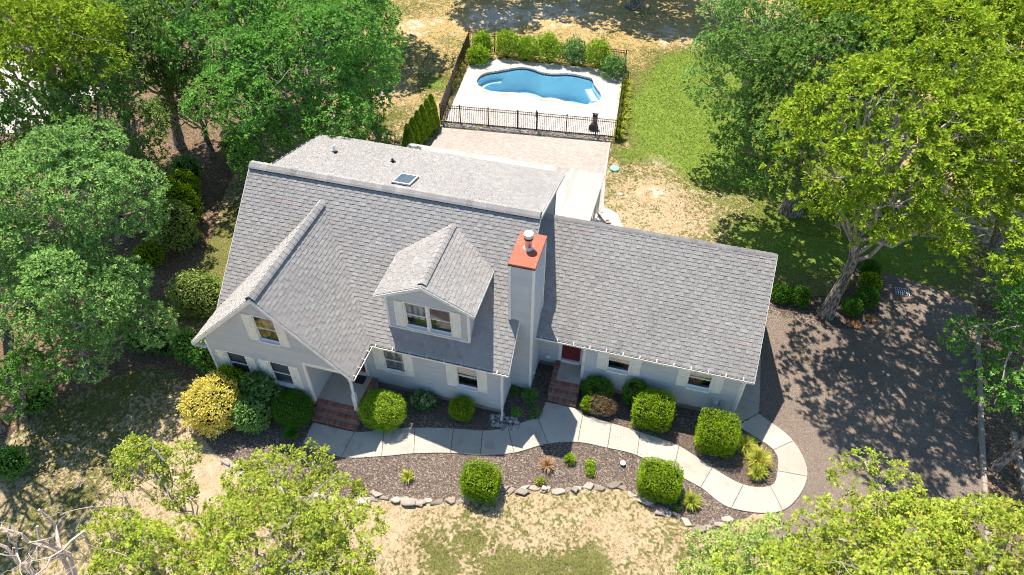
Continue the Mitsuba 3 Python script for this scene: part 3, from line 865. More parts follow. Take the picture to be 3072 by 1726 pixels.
def shutter(P, U, N, u0, u1, z0, z1):
    P, U, N = (np.asarray(t, float) for t in (P, U, N))
    T = lambda v: P + v[:, :1] * U + v[:, 1:2] * N + np.c_[np.zeros((len(v), 2)), v[:, 2]]
    mb = MB()
    y0, y1, f = .012, .045, .045
    mb.box(u0, u1, y0, .036, z0, z1, T=T)
    zm = (z0 + z1) / 2
    for a in ((u0, u0 + f, z0, z1), (u1 - f, u1, z0, z1), (u0 + f, u1 - f, z0, z0 + .07), (u0 + f, u1 - f, z1 - .07, z1), (u0 + f, u1 - f, zm - .035, zm + .035)):
        mb.box(a[0], a[1], .034, y1 + .003, a[2], a[3], T=T)
    for za, zb in ((z0 + .10, zm - .065), (zm + .065, z1 - .10)):
        mb.box(u0 + f + .03, u1 - f - .03, .034, .043, za, zb, T=T)
    add(H + '__shutter', mb.mesh(), 'shutter')


for r, y, shade in ((W1, GW, ('screen', 1)), (W2, GW, ('screen', 1)), (W3, GW, None), (M1, 0, ('drape', .95)), (M2, 0, ('blind', .48)), (D1, .46, ('drape', .7)), (D2, .46, None), (Q1, 2.1, ('blind', .56)), (Q2, 2.1, ('blind', .5))):
    window((0, y, 0), X, NF, r, fw=.05 if r not in (Q1, Q2) else .075, shade=shade, sill=.03 if r not in (Q1, Q2) else .05)
for y, a in ((GW, (.27, .60, 1.17, 2.46)), (GW, (1.52, 1.85, 1.17, 2.46)), (GW, (2.03, 2.36, 1.17, 2.46)), (GW, (3.27, 3.60, 1.17, 2.46)), (GW, (2.04, 2.38, 3.58, 4.90)), (GW, (3.28, 3.60, 3.58, 4.86)), (0, (5.78, 6.12, 1.15, 2.46)), (0, (7.02, 7.35, 1.15, 2.46)),
             (0, (8.66, 9.00, 1.17, 2.48)), (0, (9.90, 10.23, 1.17, 2.48)), (.46, (6.72, 7.04, 3.46, 4.74)), (.46, (8.86, 9.18, 3.46, 4.74)), (2.1, (13.90, 14.23, 1.38, 2.52)), (2.1, (15.21, 15.54, 1.38, 2.52)), (2.1, (16.88, 17.20, 1.38, 2.52)), (2.1, (18.20, 18.52, 1.38, 2.52))):
    shutter((0, y, 0), X, NF, *a)
# red doors
for r, y in ((DOOR1, 0.0), (DOOR2, 2.74)):
    u0, z0, u1, z1 = r
    key = H + '__door' if H + '__door' not in scene else H + '__door_001'
    mb = MB().box(u0 + .03, u1 - .03, y + .02, y + .065, z0 + .06, z1)
    w = (u1 - u0 - .06)
    for i in (0, 1):
        for za, zb in ((z0 + .2, z0 + .75), (z0 + .9, z1 - .42)):
            ua = u0 + .03 + .09 + i * (w / 2 - .02)
            mb.box(ua, ua + w / 2 - .16, y + .010, y + .022, za, zb)
    add(key, mb.mesh(), 'reddoor', label='dark red panelled door')
    fr = MB()
    fr.box(u0 - .09, u0 + .03, y - .045, y + .03, z0 - .05, z1 + .1)
    fr.box(u1 - .03, u1 + .09, y - .045, y + .03, z0 - .05, z1 + .1)
    fr.box(u0 + .03, u1 - .03, y - .044, y + .03, z1, z1 + .1)
    fr.box(u0 + .03, u1 - .03, y - .075, y + .06, z0 - .07, z0 + .06)
    add(key + '__frame', fr.mesh(), 'white')
    gl = MB()
    for k in range(4):
        a = u0 + .13 + k * (w - .17) / 4
        gl.box(a, a + (w - .2) / 4 - .03, y + .008, y + .024, z1 - .27, z1 - .1)
    add(key + '__door_light', gl.mesh(), 'dark')
    hd = MB().lathe([(0, 0), (.03, 0), (.034, .02), (.02, .05), (0, .06)], k=12)
    hv = hd.v[0][:, [0, 2, 1]] * [1, -1, 1] + [u0 + .12, y + .02, z0 + 1.0]
    add(key + '__handle', MB().put(hv, hd.f[0]).box(u0 + .095, u0 + .145, y + .005, y + .02, z0 + .9, z0 + 1.2).mesh(), 'brass')

# dormer walls and chimney
dm = H + '__dormer'
mb = MB()
lap(mb, (0, .46, 0), X, NF, Polygon([(6.424, 3.3), (9.457, 3.3), (9.457, 4.95), (DAX, DAZ - .1), (6.424, 4.95)]).difference(sbox(*D1)).difference(sbox(*D2)), z0=3.3)
for x, n in ((6.424, (-1, 0, 0)), (9.457, X)):
    lap(mb, (x, 0, 0), Y_, n, Polygon([(.46, 3.25), (dye - .1, 4.98), (dye - .1, 5.03), (.46, 5.03)]), z0=3.3)
add(dm, mb.mesh(), 'siding')
mb = MB()
for x in (6.424, 9.457):
    mb.box(x - .045, x + .045, .425, .50, 3.3, 4.97)
mb.box(6.42, 9.47, .415, .47, 3.20, 3.34)
add(dm + '__trim', mb.mesh(), 'white')
ch = H + '__chimney'
CX0, CX1, CY0, CY1, CZ = 10.702, 11.524, 1.304, 2.877, 6.66
mb = MB()
lap(mb, (0, CY0, 0), X, NF, sbox(CX0, .2, CX1, CZ))
lap(mb, (0, CY1, 0), X, Y_, sbox(CX0, 2, CX1, CZ))
lap(mb, (CX0, 0, 0), Y_, (-1, 0, 0), sbox(CY0, 2, CY1, CZ))
lap(mb, (CX1, 0, 0), Y_, X, sbox(CY0, .2, CY1, CZ))
add(ch, mb.mesh(), 'siding')
mb = MB()
for x in (CX0, CX1):
    for y in (CY0, CY1):
        mb.box(x - .045, x + .045, y - .045, y + .045, .2 if x == CX1 else 2.0, CZ - .002)
add(ch + '__corner_board', mb.mesh(), 'white')
mb = MB().box(CX0 - .055, CX1 + .055, CY0 - .055, CY1 + .055, CZ + .0, CZ + .065)
add(ch + '__cap', mb.mesh(), 'copper', label='rust red sheet metal chimney cap')
mb = MB().box(CX0 - .05, CX1 + .05, CY0 - .05, CY1 + .05, CZ - .05, CZ - .001)
add(ch + '__cap_rim', mb.mesh(), 'dark')
zc = CZ + .065
fc = (11.11, 2.16, zc)
add(ch + '__flue', MB().lathe([(.125, 0), (.125, .52), (.0, .52)], fc).mesh(), 'steel', smooth=40)
add(ch + '__flue_collar', MB().lathe([(.175, 0), (.165, .03), (.126, .10), (.126, .11)], fc).mesh(), 'steelcap', smooth=40)
add(ch + '__flue_band', MB().lathe([(.13, .42), (.155, .42), (.155, .52), (.13, .52)], fc).mesh(), 'dark', smooth=40)
add(ch + '__flue_cap', MB().lathe([(.0, .52), (.172, .52), (.178, .60), (.165, .645), (.10, .665), (.0, .672)], fc).mesh(), 'steelcap', smooth=40)
# skylight and vent pipes
SKB = P_rear
to3 = lambda u, v, h: SKB.at(np.atleast_2d((u, v)), h)[0]
s2 = [SKB.to2(t) for t in ((5.18, 5.52, 6.18), (5.90, 4.62, 6.42))]
ua, ub = sorted((s2[0][0], s2[1][0]))
va, vb = sorted((s2[0][1], s2[1][1]))
mb = MB()
T = lambda v: SKB.at(v[:, :2], v[:, 2])
for a in ((ua, ua + .05, va, vb), (ub - .05, ub, va, vb), (ua + .05, ub - .05, va, va + .05), (ua + .05, ub - .05, vb - .05, vb)):
    mb.box(a[0], a[1], a[2], a[3], 0, .11, T=T)
skl = add(H + '__skylight', mb.mesh(), 'white')
add(skl + '__pane', MB().put(T(np.array([[ua + .03, va + .03, .10], [ub - .03, va + .03, .10], [ub - .03, vb - .03, .10], [ua + .03, vb - .03, .10]])), [[0, 1, 2, 3]]).mesh(), 'glass')
add(skl + '__well', MB().box(ua + .052, ub - .052, va + .052, vb - .052, .02, .03, T=T).mesh(), 'greyplastic')
mb = MB().box(ua - .02, ub + .02, va - .02, vb + .02, .012, .045, T=T)
add(skl + '__flashing', mb.mesh(), 'dark')
for x, y, r, h, mt in ((1.80, 6.64, .055, .34, 'white'), (4.35, 6.63, .05, .16, 'dark')):
    z = float(np.interp(y, [4.2, 8.398], [6.524, 5.41]))
    k = add(H + '__vent_pipe', MB().lathe([(r, -.05), (r, h), (r * .7, h), (r * .7, h - .05), (0, h - .05)], (x, y, z), 16).mesh(), mt, smooth=40)
    add(k + '__boot', MB().lathe([(r * 2.6, .01), (r * 1.3, .06), (r * 1.02, .09)], (x, y, z), 16).mesh(), 'dark', smooth=40)
# downspouts, porch column, fittings
ds = MB().bar((10.80, -.09, 2.6), (10.80, -.09, .10), .075, .055, up=(0, 1, 0)).bar((10.80, -.09, .12), (10.83, -.33, .04), .075, .055)
ds.bar((10.80, -.16, 2.63), (10.80, -.09, 2.56), .075, .055)
add(H + '__downspout', ds.mesh(), 'white')
ds = MB().bar((19.22, 2.03, 2.42), (19.22, 2.06, .05), .07, .055, up=(0, 1, 0)).bar((19.45, 1.98, 2.46), (19.22, 2.03, 2.36), .07, .055)
add(H + '__downspout', ds.mesh(), 'white')
pc = MB().box(5.52, 5.67, -1.655, -1.505, .56, 1.45).box(5.505, 5.685, -1.67, -1.49, .55, .64).box(5.51, 5.68, -1.665, -1.495, 1.43, 1.48)
pc.lathe([(.06, 1.48), (.072, 1.53), (.052, 1.58), (.058, 1.9), (.05, 2.25), (.07, 2.30), (.06, 2.34)], (5.595, -1.58, 0), 16)
pc.box(5.535, 5.655, -1.64, -1.52, 2.34, 2.72)
add(H + '__porch_column', pc.mesh(), 'white')
add(H + '__light_box', MB().box(11.86, 12.0, 2.60, 2.73, .66, .80).mesh(), 'white', label='small white outlet box low on the recessed wall')
add(H + '__spigot', MB().tube([(11.53, 1.6, .85), (11.60, 1.6, .85), (11.62, 1.6, .80)], .022, 8).lathe([(0, 0), (.05, 0), (.05, .05), (0, .05)], (11.6, 1.6, .86), 10).mesh(), 'white')
mt = MB().box(18.32, 18.60, 2.0, 2.09, .62, 1.10).box(18.63, 18.80, 1.99, 2.09, .50, 1.02)
hv = MB().lathe([(0, 0), (.10, 0), (.10, .08), (.085, .11), (0, .12)], k=16)
mt.put(hv.v[0][:, [0, 2, 1]] * [1, -1, 1] + [18.46, 2.0, .93], hv.f[0]).bar((18.72, 2.05, .5), (18.72, 2.05, .0), .05, .05, up=(0, 1, 0))
add(H + '__meter_box', mt.mesh(), 'meter', label='grey electric meter boxes near the garage corner')
mb = MB().box(7.93, 8.05, -.03, -.005, .93, .99)
add(H + '__wall_vent', mb.mesh(), 'greyplastic')
# rear porch with a pale flat roof
rp = H + '__rear_porch_roof'
v, f = prism_arr(sbox(2.2, 8.2, 12.25, 13.05), 0, .09)
v[:, 2] += 2.62 - (v[:, 1] - 8.2) * .078
add(rp, (v, f), 'porchroof', label='pale flat roof over the rear porch')
mb = MB()
for x in (2.4, 5.6, 8.9, 12.1):
    add(rp + '__post', MB().box(x - .06, x + .06, 12.8, 12.92, .05, 2.2).mesh(), 'white')
add(rp + '__sill', MB().box(12.06, 12.16, 9.0, 12.79, .05, .12).mesh(), 'white')
for y in (9.3, 10.5, 11.7):
    add(rp + '__post', MB().box(12.06, 12.16, y - .05, y + .05, .125, 2.3).mesh(), 'white')

# ------------------------------------------------------------------ brick steps


def brick_box(T, x0, x1, y0, y1, z0, z1, key):
    j = rng.normal(0, .002, 3)
    mb = MB().box(x0, x1, y0, y1, z0, z1 + j[2])
    # bevelled: top ring drawn in
    add(key + '__brick', mb.mesh(), 'brick', uv=np.tile((np.clip(rng.normal(.5, .25), 0, 1), 1.0 if rng.random() < .12 else 0.0), (8, 1)))


def steps(name, label, x0, x1, ys, zs, landing, rims):
    key = thing(name, label, 'steps')
    body = MB()
    back = landing[3]
    for y, z in zip(ys, zs):
        body.box(x0 + .012, x1 - .012, y + .014, back, -.05, z - .012)
    add(key + '__mortar_bed', body.mesh(), 'mortar')
    for i, (y, z) in enumerate(zip(ys, zs)):
        n = int((x1 - x0) / .075)
        w = (x1 - x0) / n
        for k in range(n):  # rowlocks along the tread
            brick_box(None, x0 + k * w + .005, x0 + (k + 1) * w - .005, y, y + .195, z - .09, z, key)
        n = int((x1 - x0) / .21)
        w = (x1 - x0) / n
        for c in range(1):  # stretchers under them
            for k in range(n):
                brick_box(None, x0 + k * w + .005, x0 + (k + 1) * w - .005, y + .006, y + .10, z - .178 + c * .07, z - .10, key)
        if i:
            yb = ys[i - 1] if False else None
    add(key + '__landing', MB().box(landing[0], landing[1], landing[2], landing[3], .3, zs[-1] - .004).mesh(), 'concrete', uv=np.full((8, 2), .3))
    for (a0, a1, b0, b1) in rims:
        n = int((b1 - b0) / .075)
        w = (b1 - b0) / n
        for k in range(n):
            brick_box(None, a0, a1, b0 + k * w + .005, b0 + (k + 1) * w - .005, zs[-1] - .09, zs[-1], key)
    return key


mbx = MB()
steps('brick_steps', 'red brick steps and concrete landing under the front gable porch', 3.93, 5.74, [-2.21, -1.965, -1.70], [.185, .37, .55], (3.93, 5.53, -1.505, 0.0), [(5.54, 5.735, -1.50, -.06)])
steps('brick_steps', 'narrow red brick steps with brick edged landing at the recessed side door', 12.25, 13.42, [1.02, 1.28, 1.54], [.185, .37, .55], (12.46, 13.38, 1.735, 2.70), [(12.25, 12.45, 1.74, 2.70)])
mat = thing('door_mat', 'black door mat on the gable porch landing', 'mat')
mb = MB().box(4.75, 5.33, -.47, -.09, .55, .57)
add(mat, mb.mesh(), 'mat')

# ------------------------------------------------------------------ back yard: pool, deck, patio, fence
cop_pg = pool_pg.buffer(.30)
deck_pg = G([(1.95, 18.85), (11.75, 19.95), (11.3, 26.9), (10.2, 27.55), (2.7, 26.95), (1.35, 25.6)])
dk = thing('pool_deck', 'pale concrete deck around the swimming pool', 'deck')
labels[dk] = {'label': 'pale concrete deck around the swimming pool', 'kind': 'structure'}
for xa, xb in ((0, 4.05), (4.05, 7.25), (7.25, 13)):
    g = deck_pg.difference(cop_pg).intersection(G([(xa + .5, 18), (xb + .5 - .012, 18), (xb - .3 - .012, 29), (xa - .3, 29)]))
    add(dk + '__slab', prism_arr(g, -.05, .11), 'deck')
pool = thing('swimming_pool', 'blue freeform swimming pool with pale stone coping', 'pool')
ring = LineString(list(POOL) + [POOL[0]])
nst = 96
P0 = [np.array(ring.interpolate(t, normalized=True).coords[0]) for t in np.linspace(0, 1, nst + 1)[:-1]]
P0 = np.array(P0)
tan = np.roll(P0, -1, 0) - np.roll(P0, 1, 0)
nrm = np.c_[tan[:, 1], -tan[:, 0]] / np.linalg.norm(tan, axis=1, keepdims=True)
if pool_pg.contains(shapely.geometry.Point(*(P0[0] + nrm[0] * .05))):
    nrm = -nrm
for k in range(nst):
    j = (k + 1) % nst
    a, b, na, nb = P0[k], P0[j], nrm[k], nrm[j]
    sh = (b - a) * .02
    q = [a + sh - na * .02, b - sh - nb * .02, b - sh + nb * .30, a + sh + na * .30]
    v = np.vstack([np.c_[q, np.full(4, .02)], np.c_[q, np.full(4, .128)]])
    add(pool + '__coping_stone', (v, np.array([[0, 1, 2, 3], [4, 5, 6, 7], [0, 1, 5, 4], [1, 2, 6, 5], [2, 3, 7, 6], [3, 0, 4, 7]])), 'coping', uv=np.full((8, 2), rng.random()))
# the shell: walls sloping into a floor that deepens towards the right
levels = [(0.0, .10), (0.0, -.12), (.03, -.5), (.12, -1.05), (.30, -1.25)]
rings = []
for off, z in levels:
    c = P0 - nrm * off
    zz = np.full(nst, z)
    if z < -.9:
        zz = z - .28 * np.clip((P0[:, 0] - 3) / 6, 0, 1)
    rings.append(np.c_[c, zz])
mb = MB()
v = np.vstack(rings)
i, j = np.meshgrid(np.arange(len(levels) - 1), np.arange(nst), indexing='ij')
f = np.stack([i * nst + j, i * nst + (j + 1) % nst, (i + 1) * nst + (j + 1) % nst, (i + 1) * nst + j], -1).reshape(-1, 4)
mb.put(v, f)
fl_pg = Polygon(rings[-1][:, :2]).buffer(0)
vv, ff = trimesh.creation.triangulate_polygon(fl_pg, engine='earcut')
mb.put(np.c_[vv, -1.25 - .28 * np.clip((vv[:, 0] - 3) / 6, 0, 1)], ff)
add(pool + '__shell', mb.mesh(), 'poolshell', smooth=35)
tl = MB()
v = np.vstack([np.c_[P0 - nrm * .006, np.full(nst, .02)], np.c_[P0 - nrm * .006, np.full(nst, -.10)]])
tl.put(v, [[k, (k + 1) % nst, (k + 1) % nst + nst, k + nst] for k in range(nst)])
add(pool + '__waterline_band', tl.mesh(), 'tile')
gx, gy = np.meshgrid(np.arange(2.2, 10.6, .045), np.arange(22.4, 26.6, .045))
gv = np.c_[gx.ravel(), gy.ravel()]
ny, nx = gx.shape
zz = -.05 + .016 * (meshkit.fbm(np.c_[gv * 3.2, np.zeros(len(gv))], 2, 4) - .5) + .030 * (meshkit.noise(np.c_[gv * [6.5, 8.5], np.zeros(len(gv))], 6) - .5) * np.clip((24.9 - gv[:, 1]) / 1.4, .15, 1)
i, j = np.meshgrid(np.arange(ny - 1), np.arange(nx - 1), indexing='ij')
f = np.stack([i * nx + j, i * nx + j + 1, (i + 1) * nx + j + 1, (i + 1) * nx + j], -1).reshape(-1, 4)
keep = shapely.contains_xy(pool_pg.buffer(.05), gv[f].mean(1)[:, 0], gv[f].mean(1)[:, 1])
add(pool + '__water', (np.c_[gv, zz], f[keep]), 'water', smooth=True)
st = MB()
bench = pool_pg.buffer(-.10).difference(pool_pg.buffer(-.42))
st.prism(bench.intersection(sbox(2, 22.9, 3.6, 25.6)), -.62, -.50)
st.prism(pool_pg.buffer(-.08).intersection(G([(9.05, 25.5), (9.9, 25.9), (10.3, 24.4), (9.75, 24.2)])), -.60, -.38)
add(pool + '__bench', st.mesh(), 'poolstep')
patio = G([(2.05, 18.22), (11.62, 19.3), (11.86, 16.4), (12.3, 13.0), (12.3, 8.2), (1.9, 8.2)])
add('patio', prism_arr(patio, -.05, .05), 'pavers', kind='structure', label='tan paver patio between the house and the pool')
pe = MB()
for a, b in (((11.66, 19.3), (11.9, 16.4)), ((11.9, 16.4), (12.34, 13.0))):
    pe.bar([*a, .03], [*b, .03], .10, .10)
add('patio_edge', pe.mesh(), 'coping', kind='structure', label='pale edging strip along the patio')
cpth = curve([(12.75, 8.0), (12.72, 13.3), (13.11, 13.04), (13.5, 12.2), (13.6, 11.0), (13.5, 8.0)], 6)
add('garden_path', prism_arr(Polygon([(12.33, 8.0), (12.33, 13.4), (12.7, 13.35), (13.1, 13.05), (13.45, 12.3), (13.55, 11.2), (13.5, 8.0), (12.9, 8.0), (12.9, 12.2), (12.75, 12.6), (12.6, 12.5), (12.6, 8.0)]).buffer(.02), -.04, .04), 'deck', kind='structure', label='pale curved garden path at the back corner of the house')
# river stones along the front fence
pb = MB()
rng = np.random.default_rng(21)
pts_ = []
for k in range(900):
    t = rng.random()
    a = np.array([1.85, 18.30]) * (1 - t) + np.array([11.65, 19.38]) * t
    w = rng.random() * .48
    s = rng.uniform(.035, .075)
    v, f = rock(np.array([a[0] - .1 * w, a[1] + w, .03 + s * .3]), s, rng)
    pb.put(v, f, (np.clip(rng.normal(.5, .4), 0, 1), 0))
add('river_gravel', pb.mesh(), 'pebble', uv=pb.uv(), label='strip of black and white river stones under the front of the pool fence', kind='stuff')

fence = thing('pool_fence', 'black metal picket fence around the pool deck', 'fence')
FH = 1.22
runs = [([(1.78, 18.72), (2.93, 18.87), (4.57, 19.06), (6.26, 19.25)], 0), ([(7.40, 19.37), (9.07, 19.56), (10.75, 19.74), (11.9, 19.86)], 0), ([(6.30, 19.255), (7.36, 19.365)], 1),
        ([(1.78, 18.72), (1.50, 20.75), (1.25, 22.6), (1.0, 24.4), (.77, 26.2), (.55, 28.08)], 0), ([(.55, 28.08), (2.3, 28.12), (4.1, 28.14), (5.9, 28.16), (7.7, 28.18), (9.45, 28.2), (11.13, 28.2)], 0), ([(11.13, 28.2), (11.3, 26.3), (11.46, 24.6), (11.6, 23.0), (11.75, 21.4), (11.9, 19.86)], 0)]
done = set()
npk = 0
extra = MB()
gate = None
for run, isgate in runs:
    for a, b in zip(run[:-1], run[1:]):
        for p in (a, b):
            if not isgate and p not in done:
                done.add(p)
                mb = MB().box(p[0] - .032, p[0] + .032, p[1] - .032, p[1] + .032, 0, FH + .04).box(p[0] - .04, p[0] + .04, p[1] - .04, p[1] + .04, FH + .04, FH + .065)
                add(fence + '__post', mb.mesh(), 'iron')
        a, b = np.array(a), np.array(b)
        if isgate:
            gate = thing('pool_gate', 'black metal picket gate in the front of the pool fence', 'gate')
            for p in (a, b):
                mb = MB().box(p[0] - .025, p[0] + .025, p[1] - .025, p[1] + .025, .08, FH)
                add(gate + '__stile', mb.mesh(), 'iron')
            mb = MB().box(b[0] - .05, b[0] - .01, b[1] - .05, b[1] + .05, .95, FH + .16)
            add(gate + '__latch', mb.mesh(), 'iron')
        own = gate if isgate else fence
        for z in (.12, FH - .17, FH - .02):
            add(own + '__rail', MB().bar([*a, z], [*b, z], .028, .032).mesh(), 'iron')
        L = np.linalg.norm(b - a)
        n = int(L / .105)
        for k in range(1, n):
            c = a + (b - a) * k / n
            mb = MB().box(c[0] - .0135, c[0] + .0135, c[1] - .0135, c[1] + .0135, .07, FH - .02)
            if isgate or npk < 296:
                npk += not isgate
                add(own + '__picket', mb.mesh(), 'iron')
            else:
                extra.put(*mb.mesh())
if extra.n:
    add(fence + '__picket_run', extra.mesh(), 'iron', kind='stuff')
# the cleaner on its cart, by the fence
cart = thing('pool_cleaner_cart', 'black pool cleaner on an upright grey cart by the front fence', 'cart')
cx, cy = 10.53, 20.28
add(cart + '__body', MB().box(cx - .21, cx + .21, cy - .16, cy + .16, .20, .42).box(cx - .17, cx + .17, cy - .12, cy + .13, .40, .48).mesh(), 'rubber')
add(cart + '__frame', MB().bar((cx - .13, cy + .16, .12), (cx - .13, cy + .24, 1.02), .03, .03, up=(0, 1, 0)).bar((cx + .13, cy + .16, .12), (cx + .13, cy + .24, 1.02), .03, .03, up=(0, 1, 0)).bar((cx - .2, cy + .24, 1.02), (cx + .2, cy + .24, 1.02), .035, .035).box(cx - .2, cx + .2, cy - .1, cy + .2, .13, .16).mesh(), 'iron')
add(cart + '__panel', MB().box(cx - .09, cx + .09, cy + .17, cy + .22, .42, .80).mesh(), 'greyplastic')
add(cart + '__power_box', MB().box(cx - .12, cx + .12, cy + .14, cy + .25, .82, .98).mesh(), 'rubber')
for s in (-1, 1):
    hv = MB().lathe([(0, -.03), (.11, -.03), (.125, -.02), (.125, .02), (.11, .03), (0, .03)], k=20)
    add(cart + '__wheel', MB().put(hv.v[0][:, [2, 1, 0]] + [cx + s * .24, cy, .235], hv.f[0]).mesh(), 'rubber', smooth=40)
# lids and a grate
lid = thing('tank_lid', 'round mint green tank lid in the lawn by the patio corner', 'lid')
add(lid, MB().lathe([(.27, 0), (.27, .07), (.25, .10), (.12, .115), (0, .12)], (12.33, 16.9, 0), 28).mesh(), 'greenlid', smooth=40)
add(thing('cleanout_cap', 'small white round cap in the lawn behind the porch', 'cap'), MB().lathe([(.10, 0), (.10, .05), (.07, .07), (0, .075)], (12.99, 14.76, 0), 20).mesh(), 'white', smooth=40)
add(thing('walk_light', 'small white disc light in the mulch by the walk', 'light'), MB().lathe([(.02, 0), (.02, .10), (.10, .10), (.10, .13), (.04, .15), (0, .15)], (15.55, -.95, .01), 20).mesh(), 'white', smooth=40)
gr = thing('drain_grate', 'square metal drain grate set in the driveway', 'grate')
mb = MB()
add(gr + '__pan', MB().box(26.02, 26.62, 10.86, 11.34, .008, .014).mesh(), 'dark')
for k in range(7):
    mb.box(26.02 + k * .094, 26.06 + k * .094, 10.86, 11.34, .012, .03)
for k in range(4):
    mb.box(26.02, 26.62, 10.86 + k * .15, 10.89 + k * .15, .012, .028)
add(gr + '__bars', mb.mesh(), 'meter')

#FOLIAGE#
# ------------------------------------------------------------------ foliage
TPL = {
    'diamond': (np.array([(0, 0, 0), (.42, .27, .06), (1, 0, -.10), (.42, -.27, .06)]), np.array([(0, 2, 1), (0, 3, 2)])),
    'oak': (np.array([(0, 0, 0), (1, 0, -.12), (.5, .07, .02), (.5, -.07, .02), (.40, .34, .02), (.22, .02, .01), (.78, .27, -.05), (.60, .02, .0), (.40, -.34, .02), (.22, -.02, .01), (.78, -.27, -.05), (.60, -.02, .0)]),
            np.array([(0, 3, 2), (3, 1, 2), (5, 2, 4), (7, 1, 6), (9, 8, 3), (11, 10, 1)])),
    'blade': (np.array([(0, .025, 0), (0, -.025, 0), (.45, .03, .03), (.45, -.03, .03), (1, 0, -.16)]), np.array([(0, 1, 3), (0, 3, 2), (2, 3, 4)])),
}


def unit(v):
    return v / (np.linalg.norm(v, axis=-1, keepdims=True) + 1e-12)


def leaves(P, D, Nrm, L, tone, accent, tpl):
    """leaf cards at P along D with face normal near Nrm"""
    tv, tf = TPL[tpl]
    X_ = unit(D)
    Yv = unit(np.cross(Nrm, X_))
    Zv = np.cross(X_, Yv)
    v = P[:, None] + L[:, None, None] * (tv[None, :, :1] * X_[:, None] + tv[None, :, 1:2] * Yv[:, None] + tv[None, :, 2:] * Zv[:, None])
    f = tf[None] + (np.arange(len(P)) * len(tv))[:, None, None]
    uv = np.repeat(np.c_[np.clip(tone, 0, 1), np.clip(accent, 0, 1)], len(tv), axis=0)
    return v.reshape(-1, 3), f.reshape(-1, 3), uv


def on_sphere(n, rng):
    return unit(rng.normal(size=(n, 3)))


def lobes_of(C, R, n, rng, small=(.34, .55)):
    C, R = np.asarray(C, float), np.asarray(R, float)
    out = [np.r_[C, R * .74]]
    g = np.arange(n) + .5
    ph = g * 2.399963 + rng.random() * 6
    zz = 1 - 1.55 * g / n
    for k in range(n):
        rr = math.sqrt(max(0, 1 - zz[k]**2))
        d = np.array([rr * math.cos(ph[k]), rr * math.sin(ph[k]), zz[k]]) + rng.normal(0, .24, 3)
        s = rng.uniform(*small)
        out.append(np.r_[C + d * R * rng.uniform(.55, .78), R * s * np.array([1, 1, .8])])
    return np.array(out)


def canopy(lobes, rng, density, per, L, tpl, spread=.75, droop=.35, low=.35, acc=.06, jit=.12, gap=.25, lay=.66):
    """rosettes of leaves spread over and just under the surface of the lobes"""
    V, Fc, UV, tips = [], [], [], []
    n0 = 0
    for li, lb in enumerate(lobes):
        c, r = lb[:3], lb[3:]
        area = 4 * math.pi * ((r[0] * r[1])**1.6 / 3 + (r[0] * r[2])**1.6 / 3 + (r[1] * r[2])**1.6 / 3)**(1 / 1.6)
        n = max(4, int(area * density))
        d = on_sphere(n, rng)
        keep = (d[:, 2] > -.25) | (rng.random(n) < low)
        d = d[keep]
        sh = np.where(rng.random(len(d)) < lay, rng.uniform(.90, 1.08, len(d)), rng.uniform(.55, .9, len(d)))
        p = c + d * r * sh[:, None]
        # holes in the crown, and no twigs deep inside another lobe
        ok = .6 * meshkit.noise(p * 1.3, 7) + .4 * meshkit.noise(p * 3.1, 8) > gap + .06
        for lj, o in enumerate(lobes):
            if lj != li:
                ok &= (((p - o[:3]) / o[3:])**2).sum(1) > .42
        p, d = p[ok], d[ok]
        if len(p) == 0:
            continue
        ax = unit(unit(d / r) + np.array([0, 0, .55]) + rng.normal(0, .25, p.shape))
        tips.append(p)
        m = len(p)
        ref = unit(np.cross(ax, np.array([.3, .2, .93]) + 0 * ax))
        bi = np.cross(ax, ref)
        a = (np.arange(per)[None] * 2.4 + rng.random((m, 1)) * 6.3)
        el = rng.uniform(.15, 1.0, (m, per))
        D = ax[:, None] * (1 - el * spread)[..., None] + (np.cos(a)[..., None] * ref[:, None] + np.sin(a)[..., None] * bi[:, None]) * el[..., None]
        D = D + np.array([0, 0, -1.0]) * (droop * el)[..., None] + rng.normal(0, .12, D.shape)
        base = p[:, None] - ax[:, None] * rng.uniform(0, jit, (m, per, 1)) * L * 3 + D * L * .25
        Nn = ax[:, None] * .6 + np.array([0, 0, .7]) + rng.normal(0, .38, D.shape)
        ct = meshkit.noise(p * 1.1, 3) * .6 + rng.random(m) * .4
        tone = (ct[:, None] * .65 + rng.random((m, per)) * .5) * 1.0
        ac = rng.random((m, per)) * .15
        bud = rng.random(m) < acc * 7
        ac[bud, :2] = rng.uniform(.5, 1, (bud.sum(), 2))
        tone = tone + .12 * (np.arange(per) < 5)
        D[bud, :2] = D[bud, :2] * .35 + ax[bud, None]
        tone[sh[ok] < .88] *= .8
        ln = L * rng.uniform(.6, 1.3, (m, per)) * np.where(ac > .25, .6, 1)
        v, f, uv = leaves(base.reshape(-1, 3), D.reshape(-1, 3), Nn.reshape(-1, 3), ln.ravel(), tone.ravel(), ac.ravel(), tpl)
        V.append(v)
        Fc.append(f + n0)
        UV.append(uv)
        n0 += len(v)
    return np.vstack(V), np.vstack(Fc), np.vstack(UV), tips


def wander(a, b, n, amp, rng):
    t = np.linspace(0, 1, n)[:, None]
    p = a + (b - a) * t
    k = rng.normal(0, amp, (n, 3)) * np.sin(t * np.pi)
    return p + k


TRI = [0]


